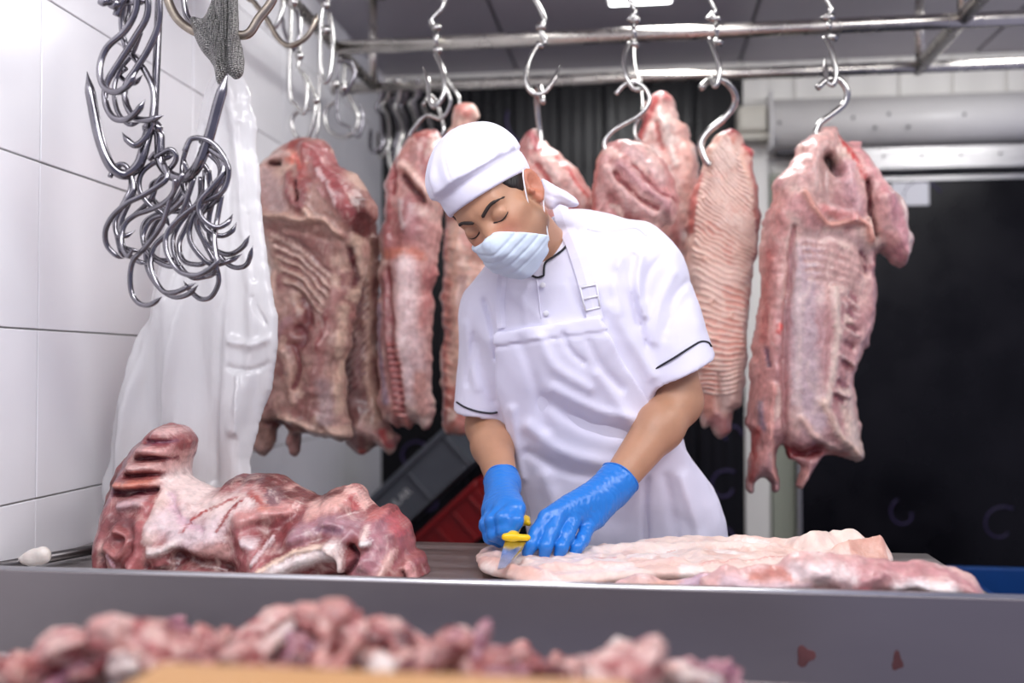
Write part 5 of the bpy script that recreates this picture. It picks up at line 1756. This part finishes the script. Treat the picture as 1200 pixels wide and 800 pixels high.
# dark piping of the shirt
link('sleeve_piping', tube_mesh(on(shirt_v, [(757, 441), (770, 431), (790, 419), (812, 405), (822, 400), (830, 401), (834, 406)], off=0.001), 0.0019, 6), M['piping'], shirt)
link('sleeve_piping', tube_mesh(on(shirt_v, [(535, 471), (545, 477), (560, 482), (575, 484), (583, 483)], off=0.001), 0.0019, 6), M['piping'], shirt)
link('collar_piping', tube_mesh(on(shirt_v, [(658, 247), (664, 262), (667, 278), (661, 291), (648, 301), (639, 308), (637, 323)], off=0.002), 0.0021, 6), M['piping'], shirt)
link('collar_piping', tube_mesh(on(shirt_v, [(637, 323), (630, 325), (624, 323), (616, 318)], off=0.002), 0.0021, 6), M['piping'], shirt)
link('placket', tube_mesh(on(shirt_v, [(629, 327), (631, 345), (634, 375)], off=0.0015), [0.0013] * 11, 6), M['white'], shirt)
for bx_, by_ in ((636, 334), (640, 367)):
    c_ = surf(bx_, by_, shirt_v, off=0.003)
    d_ = unit(CAM - c_)
    link('button', tube_mesh([c_ - d_ * 0.002, c_ + d_ * 0.0015, c_ + d_ * 0.0025], [0.0052, 0.0052, 0.0040], 14), M['maskin'], shirt)
link('shoulder_seam', tube_mesh(on(shirt_v, [(688, 268), (706, 271), (728, 268), (745, 267), (758, 276)], off=0.0002), 0.0008, 5), M['white'], shirt)

# ---------------------------------------------------------------- head
HO = P(567, 264, 1.660)
Rv = unit(np.array((0.808, -0.43, 0.404)))
Fv = np.array((-0.142, -0.807, -0.574))
Fv = unit(Fv - Rv * Fv.dot(Rv))
Uv = np.cross(Rv, -Fv)


def loc(x, y, z):
    dx, dy, dz = x - HO[0], y - HO[1], z - HO[2]
    return (dx * Rv[0] + dy * Rv[1] + dz * Rv[2], -(dx * Fv[0] + dy * Fv[1] + dz * Fv[2]), dx * Uv[0] + dy * Uv[1] + dz * Uv[2])


def wld(a, b, c):
    return HO + Rv * a - Fv * b + Uv * c


def cranium(a, b, c):
    return ell(a, b, c, (0, 0.098, 0.040), (0.073, 0.096, 0.085))


def face_l(a, b, c):
    s = np.abs(a)
    d = cranium(a, b, c)
    d = smin(d, ell(a, b, c, (0, 0.060, -0.030), (0.062, 0.066, 0.080)), 0.02)
    d = smin(d, cap(s, b, c, (0.0, 0.014, -0.104), (0.050, 0.078, -0.062), 0.016, 0.016), 0.035)
    d = smin(d, cap(s, b, c, (0.008, 0.008, 0.020), (0.038, 0.020, 0.020), 0.010, 0.009), 0.016)
    d = smin(d, cap(s, b, c, (0.036, 0.024, -0.022), (0.052, 0.045, -0.016), 0.013, 0.012), 0.02)
    d = smin(d, cap(a, b, c, (0, 0.004, 0.006), (0, -0.014, -0.036), 0.0065, 0.0095), 0.012)
    d = smin(d, cap(s, b, c, (0.0, -0.004, -0.042), (0.013, 0.000, -0.043), 0.007, 0.007), 0.006)
    d = smin(d, cap(s, b, c, (0, -0.002, -0.066), (0.018, 0.006, -0.066), 0.006, 0.004), 0.006)
    d = smin(d, cap(s, b, c, (0, -0.001, -0.077), (0.014, 0.006, -0.077), 0.007, 0.004), 0.006)
    # eye sockets and lowered lids
    d = smax(d, -ell(s, b, c, (0.031, -0.001, 0.001), (0.017, 0.012, 0.012)), 0.010)
    d = smin(d, ell(s, b, c, (0.031, 0.014, -0.001), (0.0165, 0.0135, 0.0125)), 0.003)
    return d


def ear_l(a, b, c):
    s = np.abs(a)
    # a bowl with a rolled rim, leaning outwards towards the back
    u = b - 0.094
    w_ = c + 0.010
    u2, w2 = u * 0.97 - w_ * 0.20, w_ * 0.97 + u * 0.20
    q = np.sqrt((u2 / 0.0155) ** 2 + (w2 / 0.028) ** 2 + 1e-9)
    pl = s - (0.076 + u * 0.45)
    rim = np.sqrt(((q - 0.86) * 0.019) ** 2 + pl ** 2) - 0.0046
    bowl = np.maximum(np.abs(pl + 0.006) - 0.003, (q - 0.9) * 0.017)
    anti = np.sqrt(((q - 0.48) * 0.019) ** 2 + (pl + 0.002) ** 2) - 0.0036
    anti = np.maximum(anti, -(u2 + 0.004))
    lobe = cap(s, b, c, (0.074, 0.084, -0.036), (0.074, 0.088, -0.030), 0.0065, 0.0065)
    trag = cap(s, b, c, (0.073, 0.077, -0.012), (0.075, 0.079, -0.016), 0.005, 0.005)
    return smin(smin(smin(smin(rim, bowl, 0.003), anti, 0.002), lobe, 0.006), trag, 0.004)


def skin_sdf(x, y, z):
    a, b, c = loc(x, y, z)
    d = face_l(a, b, c)
    d = smin(d, ear_l(a, b, c), 0.005)
    d = smin(d, cap(x, y, z, wld(0.0, 0.105, -0.035), P(642, 300, 1.872), 0.052, 0.050), 0.018)
    d = smin(d, cap(x, y, z, wld(0.04, 0.10, -0.03), P(636, 300, 1.845), 0.018, 0.018), 0.02)
    # collar bone region under the shirt, arms
    d = smin(d, cap(x, y, z, P(642, 300, 1.872), P(656, 335, 1.91), 0.050, 0.052), 0.02)
    return d


def arms_sdf(x, y, z):
    d = cap(x, y, z, SR + (HR - SR) * 0.45, ER, 0.048, 0.0455)
    MR = ER + (WR - ER) * 0.32
    d = smin(d, cap(x, y, z, ER, MR, 0.042, 0.0445), 0.02)
    d = smin(d, cap(x, y, z, MR, WR, 0.0435, 0.029), 0.02)
    e = cap(x, y, z, SL + (HL - SL) * 0.45, EL, 0.044, 0.0425)
    ML = EL + (WL - EL) * 0.35
    e = smin(e, cap(x, y, z, EL, ML, 0.041, 0.040), 0.02)
    e = smin(e, cap(x, y, z, ML, WL, 0.039, 0.028), 0.02)
    return np.minimum(d, e)


def bodyskin(x, y, z):
    d = smin(skin_sdf(x, y, z), arms_sdf(x, y, z), 0.01)
    # inner trunk joins head and arms to one body
    t_ = smin(torso(x, y, z), yoke(x, y, z), 0.05) + 0.012
    return smin(d, t_, 0.012)


def skincol(x, y, z):
    a, b, c = loc(x, y, z)
    base = np.array(srgb(184, 137, 108))[None] * np.ones((len(x), 1))
    n = fbm3(x * 25, y * 25, z * 25, 4, 2)[:, None]
    base = base * (1 + 0.07 * n)
    head = (np.sqrt(a ** 2 + (b - 0.08) ** 2 + c ** 2) < 0.17)

    def mix(base, col, m):
        m = np.clip(m, 0, 1)[:, None]
        return base * (1 - m) + np.array(srgb(*col)) * m
    # rosy nose, ears and cheeks, beard shadow along the jaw
    base = mix(base, (200, 120, 98), head * 0.55 * np.exp(-(((np.abs(a) - 0.03) / 0.02) ** 2 + ((c + 0.03) / 0.02) ** 2)) * (b < 0.06))
    base = mix(base, (196, 112, 90), head * 0.6 * (np.abs(a) > 0.070) * (b > 0.07))
    base = mix(base, (202, 122, 100), head * 0.5 * np.exp(-((a / 0.012) ** 2 + ((c + 0.038) / 0.014) ** 2)))
    base = mix(base, (120, 88, 72), head * 0.55 * np.clip((-c - 0.045) / 0.03, 0, 1) * np.clip((0.095 - b) / 0.02, 0, 1))
    base = mix(base, (120, 88, 72), head * 0.5 * np.clip((-c - 0.01) / 0.03, 0, 1) * np.exp(-((b - 0.066) / 0.010) ** 2))
    return base


lo_, hi_ = (-0.32, 1.50, 0.76), (0.34, 2.2, 1.66)
body = sdf_obj('body', bodyskin, (-0.44, 1.54, 0.74), (0.30, 2.20, 1.66), 0.0042, M['skin'], man, colour=skincol)
# the head again at finer resolution replaces nothing: the body mesh above is cut below the chin line by its own field


# ---------------------------------------------------------------- cap
def capplane(a, b, c):
    return (0.047 - 0.30 * b) - c       # positive below the cap's lower edge


def cap_sdf(x, y, z):
    a, b, c = loc(x, y, z)
    band = cranium(a, b, c) - 0.0075
    puff = ell(a, b, c, (0.0, 0.098, 0.070), (0.086, 0.108, 0.078))
    up = c - (0.047 - 0.30 * b)
    puff = smax(puff, 0.036 - up, 0.012)
    d = smin(smax(band, up - 0.075, 0.01), puff, 0.006)
    return smax(d, -up, 0.003)


def cap_disp(x, y, z):
    a, b, c = loc(x, y, z)
    up = c - (0.047 - 0.30 * b)
    s = -0.0022 * np.exp(-((up - 0.040) / 0.0022) ** 2)
    an = np.arctan2(b - 0.09, a)
    s = s + (up > 0.045) * (0.0024 * np.sin(an * 9 + 1.3 * np.sin(an * 3)) * np.exp(-((up - 0.065) / 0.03) ** 2) + 0.0022 * fbm3(a * 25, b * 25, c * 25, 6, 2))
    s = s + (up > 0.05) * -0.0015 * np.exp(-((np.abs(a - 0.01) - 0.0) / 0.002) ** 2)
    return s


wlo, whi = np.array((-0.44, 1.50, 1.20)), np.array((0.20, 1.95, 1.75))
capo = sdf_obj('cap', cap_sdf, wlo, whi, 0.003, M['white'], man, disp=cap_disp)


# ---------------------------------------------------------------- face mask
def mask_sdf(x, y, z):
    a, b, c = loc(x, y, z)
    s = np.abs(a)
    d = face_l(a, b, c) - 0.0065
    m_ = ell(a, b, c, (0, 0.052, -0.062), (0.066, 0.076, 0.066))
    m_ = smin(m_, cap(a, b, c, (0, 0.012, -0.022), (0, -0.012, -0.040), 0.012, 0.016), 0.03)
    d = np.minimum(d, smin(d, m_, 0.012))
    top = c - (-0.0180 - 0.12 * s - 0.6 * s * s)          # over the nose, falling to the cheeks
    back = b - (0.047 + 0.02 * (c + 0.06))
    bot = -0.126 - c
    d = smax(smax(smax(d, top, 0.003), back, 0.003), bot, 0.004)
    return d


def mask_disp(x, y, z):
    a, b, c = loc(x, y, z)
    s = 0.0
    for q in (-0.045, -0.062, -0.079, -0.096):
        s = s - 0.0020 * np.exp(-((c - q - 0.10 * np.abs(a)) / 0.0022) ** 2)
    s = s + 0.002 * fbm3(a * 40, b * 20, c * 40, 3, 2) + 0.0018 * np.sin(c * 230 + a * 60) * np.clip((b - 0.02) / 0.03, 0, 1)
    return s


msk = sdf_obj('face_mask', mask_sdf, (-0.36, 1.50, 1.20), (0.02, 1.80, 1.45), 0.0024, M['mask'], man, disp=mask_disp)
head_v = lambda x, y, z: face_l(*loc(x, y, z))
ms_v = lambda x, y, z: np.minimum(mask_sdf(x, y, z), face_l(*loc(x, y, z)))


def lpath(q, n=5):
    return [wld(*p_) for p_ in spline([np.array(a_) for a_ in q], n)]


for sg in (1, -1):
    link('ear_loop', tube_mesh(lpath([(sg * 0.060, 0.052, -0.036), (sg * 0.070, 0.062, -0.008), (sg * 0.077, 0.078, 0.014), (sg * 0.079, 0.092, 0.022)]), 0.0013, 6), M['maskin'], msk)
    link('ear_loop', tube_mesh(lpath([(sg * 0.052, 0.052, -0.100), (sg * 0.064, 0.066, -0.070), (sg * 0.074, 0.082, -0.046), (sg * 0.078, 0.096, -0.036)]), 0.0013, 6), M['maskin'], msk)
    # lashes, brows
    ly = [(sg * 0.016, -0.0005, -0.006), (sg * 0.024, -0.0022, -0.0095), (sg * 0.032, -0.0020, -0.011), (sg * 0.040, 0.0015, -0.0095), (sg * 0.0465, 0.0065, -0.006)]

    def snap(q, off):
        out = []
        for p_ in q:
            bb = np.linspace(-0.05, 0.06, 900)
            dd = face_l(np.full(900, p_[0]), bb, np.full(900, p_[2]))
            i_ = np.argmax(dd < 0)
            out.append((p_[0], bb[i_] - off, p_[2]))
        return out
    link('eyelashes', tube_mesh(lpath(snap(ly, 0.0008)), [0.0004] + [0.0013] * 19 + [0.0005], 6), M['lash'], man)
    bw = [(sg * 0.010, 0, 0.014), (sg * 0.020, 0, 0.0185), (sg * 0.032, 0, 0.0225), (sg * 0.043, 0, 0.0215), (sg * 0.052, 0, 0.015)]
    link('eyebrow', tube_mesh(lpath(snap(bw, 0.0002)), [0.0016] + [0.0034] * 8 + [0.0030] * 6 + [0.002] * 5 + [0.0007], 8), M['lash'], man)


# ---------------------------------------------------------------- hair under the cap's edge
def hair_sdf(x, y, z):
    a, b, c = loc(x, y, z)
    s = np.abs(a)
    d = cranium(a, b, c) - 0.0035
    d = smax(d, c - 0.05, 0.004)
    lowc = np.interp(b, [0.03, 0.045, 0.058, 0.066, 0.074, 0.10, 0.13, 0.19], [0.06, 0.020, 0.008, -0.014, -0.014, 0.012, -0.035, -0.05]).astype(np.float32)
    return smax(d, lowc - c, 0.004)


sdf_obj('hair', hair_sdf, wlo, whi, 0.003, M['hair'], man, disp=lambda x, y, z: 0.0012 * fbm3(x * 90, y * 90, z * 90, 8, 2))


# cloth tails knotted behind the neck
tl = slab('cap_tie', [(634, 208), (645, 214), (660, 222), (674, 232), (678, 240), (668, 243), (656, 240), (646, 246), (638, 240), (634, 226)], 1.80, 0.012, [(230, 228, 242)] * 2,
          [([(640, 216), (668, 236)], 2, 0.006, None), ([(640, 230), (656, 236)], 2, -0.004, None)], lump=(0.003, 30), v=0.003, material=M['white'], parent=capo, seed=70, edge=0.002)

# ---------------------------------------------------------------- gloves


def chain(x, y, z, pts, rad, k=0.006):
    d = None
    for i in range(len(pts) - 1):
        c = cap(x, y, z, pts[i], pts[i + 1], rad[i], rad[i + 1])
        d = c if d is None else smin(d, c, k)
    return d


def gwr(H, Wp, seed, amp=0.0008):
    ax = unit(Wp - H)

    def f(x, y, z):
        t = (x - H[0]) * ax[0] + (y - H[1]) * ax[1] + (z - H[2]) * ax[2]
        n = fbm3(x * 60, y * 60, z * 60, seed, 2)
        wr = np.abs(np.sin(t * 330 + n * 2.6)) * 0.0013 * np.clip((t + 0.02) / 0.03, 0.3, 1)
        return wr + amp * fbm3(x * 40, y * 40, z * 40, seed + 2, 2) - 0.0007
    return f


# his left hand (at the right in the picture), flattened on the skin, fingers bent down
KN = [P(640, 606, 1.660), P(655, 602, 1.668), P(672, 606, 1.682), P(690, 614, 1.700)]     # knuckles, index to little finger
hand_R = {
    'idx': ([KN[0], P(629, 624, 1.640), P(622, 638, 1.622), P(618, 648, 1.618)], [0.0141, 0.0129, 0.0117, 0.0099]),
    'mid': ([KN[1], P(646, 624, 1.640), P(640, 640, 1.620), P(638, 650, 1.620)], [0.0146, 0.0133, 0.0117, 0.0099]),
    'rng': ([KN[2], P(664, 628, 1.650), P(658, 641, 1.632), P(655, 650, 1.630)], [0.0141, 0.0129, 0.0115, 0.0097]),
    'lit': ([KN[3], P(683, 632, 1.668), P(676, 642, 1.650), P(672, 649, 1.646)], [0.0129, 0.0117, 0.0105, 0.0091]),
    'thb': ([P(668, 612, 1.745), P(642, 622, 1.740), P(628, 632, 1.705), P(620, 640, 1.680)], [0.0150, 0.0130, 0.0115, 0.0095]),
}


def glove_R(x, y, z):
    W = WR
    d = None
    for k in KN:
        c = cap(x, y, z, W + (k - W) * 0.15, k, 0.023, 0.0145)
        d = c if d is None else smin(d, c, 0.016)
    d = smin(d, cap(x, y, z, W, P(696, 606, 1.725), 0.026, 0.020), 0.02)
    for n_, (p_, r_) in hand_R.items():
        d = smin(d, chain(x, y, z, p_, r_), 0.0035 if n_ != 'thb' else 0.010)
    ax = unit(W - ER)
    cuff = cap(x, y, z, W + ax * 0.012, W - ax * 0.012, 0.0335, 0.0365)
    d = smin(d, cuff, 0.012)
    o = W - ax * 0.014
    d = smax(d, -((x - o[0]) * ax[0] + (y - o[1]) * ax[1] + (z - o[2]) * ax[2]), 0.003)
    ri = np.abs(chain(x, y, z, [o + ax * 0.003, o + ax * 0.0032], [0.0365, 0.0365])) - 0.0
    return d


# his right hand, a fist round the knife handle, thumb pressed on top
hand_L = {
    'idx': ([P(602, 594, 1.655), P(588, 607, 1.627), P(589, 622, 1.623), P(600, 630, 1.637)], [0.0130, 0.0118, 0.0108, 0.0095]),
    'mid': ([P(590, 594, 1.660), P(576, 610, 1.635), P(578, 626, 1.633), P(590, 634, 1.647)], [0.0130, 0.0120, 0.0110, 0.0095]),
    'rng': ([P(580, 596, 1.673), P(570, 614, 1.655), P(574, 630, 1.653), P(585, 636, 1.665)], [0.0125, 0.0115, 0.0105, 0.0090]),
    'lit': ([P(574, 598, 1.690), P(569, 616, 1.679), P(574, 630, 1.677), P(584, 634, 1.685)], [0.0115, 0.0105, 0.0095, 0.0082]),
    'thb': ([P(602, 588, 1.685), P(606, 596, 1.650), P(605, 610, 1.627), P(600, 622, 1.623)], [0.0160, 0.0140, 0.0122, 0.0102]),
}


def glove_L(x, y, z):
    W = WL
    d = None
    for kp in (P(602, 594, 1.657), P(590, 594, 1.662), P(580, 596, 1.675), P(575, 598, 1.690)):
        c = cap(x, y, z, W + (kp - W) * 0.1, kp, 0.022, 0.0155)
        d = c if d is None else smin(d, c, 0.016)
    for n_, (p_, r_) in hand_L.items():
        d = smin(d, chain(x, y, z, p_, r_), 0.0045 if n_ != 'thb' else 0.008)
    ax = unit(W - EL)
    d = smin(d, cap(x, y, z, W + ax * 0.012, W - ax * 0.012, 0.0310, 0.0325), 0.012)
    o = W - ax * 0.012
    return smax(d, -((x - o[0]) * ax[0] + (y - o[1]) * ax[1] + (z - o[2]) * ax[2]), 0.003)


sdf_obj('glove', glove_R, (-0.24, 1.57, 0.84), (0.08, 1.84, 1.10), 0.0022, M['glove'], man, disp=gwr(KN[1], WR, 5))
sdf_obj('glove', glove_L, (-0.34, 1.55, 0.84), (-0.12, 1.86, 1.08), 0.0022, M['glove'], man, disp=gwr(P(590, 600, 1.66), WL, 9))
# rolled beads of the glove openings
for W_, E_, r_ in ((WR, ER, 0.0368), (WL, EL, 0.0326)):
    ax = unit(W_ - E_)
    o = W_ - ax * (0.0135 if W_ is WR else 0.0115)
    u_ = unit(np.cross(ax, (0, 0, 1.0)))
    v_ = np.cross(ax, u_)
    ring = [o + (u_ * math.cos(t) + v_ * math.sin(t)) * (r_ + 0.0008 * math.sin(5 * t)) for t in np.linspace(0, 2 * math.pi, 40)]
    link('glove_bead', tube_mesh(ring, 0.0014, 6), M['glove'], man)


# legs and boots (behind the table)
def legs_sdf(x, y, z):
    d = None
    for sx, hp in ((-1, P(690, 700, 2.06)), (1, P(800, 700, 2.06))):
        h_ = np.array((hp[0], 2.07, 0.80))
        k_ = np.array((0.03 + sx * 0.11, 2.06, 0.46))
        a_ = np.array((0.03 + sx * 0.12, 2.12, 0.10))
        c = smin(cap(x, y, z, h_, k_, 0.088, 0.062), cap(x, y, z, k_, a_, 0.062, 0.050), 0.02)
        d = c if d is None else smin(d, c, 0.02)
    return smax(d, 0.07 - z, 0.004)


sdf_obj('trousers', legs_sdf, (-0.25, 1.90, 0.0), (0.35, 2.25, 0.92), 0.008, M['trouser'], man, disp=lambda x, y, z: cloth_noise(x, y, z, 22, 0.004))
for sx in (-1, 1):
    bx_ = 0.03 + sx * 0.12

    def boot(x, y, z, bx_=bx_):
        d = cap(x, y, z, (bx_, 2.13, 0.14), (bx_, 2.13, 0.06), 0.048, 0.046)
        d = smin(d, cap(x, y, z, (bx_, 2.13, 0.045), (bx_, 1.96, 0.035), 0.042, 0.036), 0.03)
        return smax(d, 0.001 - z, 0.002)
    sdf_obj('boot', boot, (bx_ - 0.07, 1.88, -0.01), (bx_ + 0.07, 2.22, 0.20), 0.006, M['boot'], man)

# ---------------------------------------------------------------- knife
kn = empty('boning_knife', P(600, 632, 1.625), 'boning knife with a yellow plastic handle held in the worker left-hand-side glove', 'knife')
kt, kb = P(583, 667, 1.495), P(604, 633, 1.617)
kw = unit(P(618, 634, 1.617) - P(592, 632, 1.610))
kax = unit(kb - kt)
kn_n = unit(np.cross(kax, kw))
outl = [kt, kt + kax * 0.008 + kw * 0.010, P(611, 646, 1.565), P(617, 635, 1.615), P(592, 633, 1.610), P(587, 652, 1.540)]
bm = bmesh.new()
fr = [bm.verts.new(tuple(p_ + kn_n * 0.0009)) for p_ in outl]
bk_ = [bm.verts.new(tuple(p_ - kn_n * 0.0009)) for p_ in outl]
bm.faces.new(fr)
bm.faces.new(bk_[::-1])
for i in range(len(outl)):
    bm.faces.new((fr[i], bk_[i], bk_[(i + 1) % len(outl)], fr[(i + 1) % len(outl)]))
bmesh.ops.recalc_face_normals(bm, faces=bm.faces)
me = bpy.data.meshes.new('blade')
bm.to_mesh(me)
bm.free()
link('blade', me, M['blade'], kn, False)


def handle(x, y, z):
    d = cap(x, y, z, P(592, 629, 1.605), P(618, 630, 1.615), 0.0062, 0.0056)
    d = smin(d, cap(x, y, z, P(600, 629, 1.610), P(606, 612, 1.660), 0.0085, 0.0100), 0.006)
    d = smin(d, cap(x, y, z, P(606, 612, 1.660), P(616, 609, 1.695), 0.0095, 0.0085), 0.006)
    d = smin(d, cap(x, y, z, P(616, 609, 1.690), P(619, 613, 1.680), 0.0055, 0.0050), 0.004)
    return d


sdf_obj('handle', handle, (-0.30, 1.54, 0.86), (-0.12, 1.78, 0.98), 0.002, M['yellow'], kn)
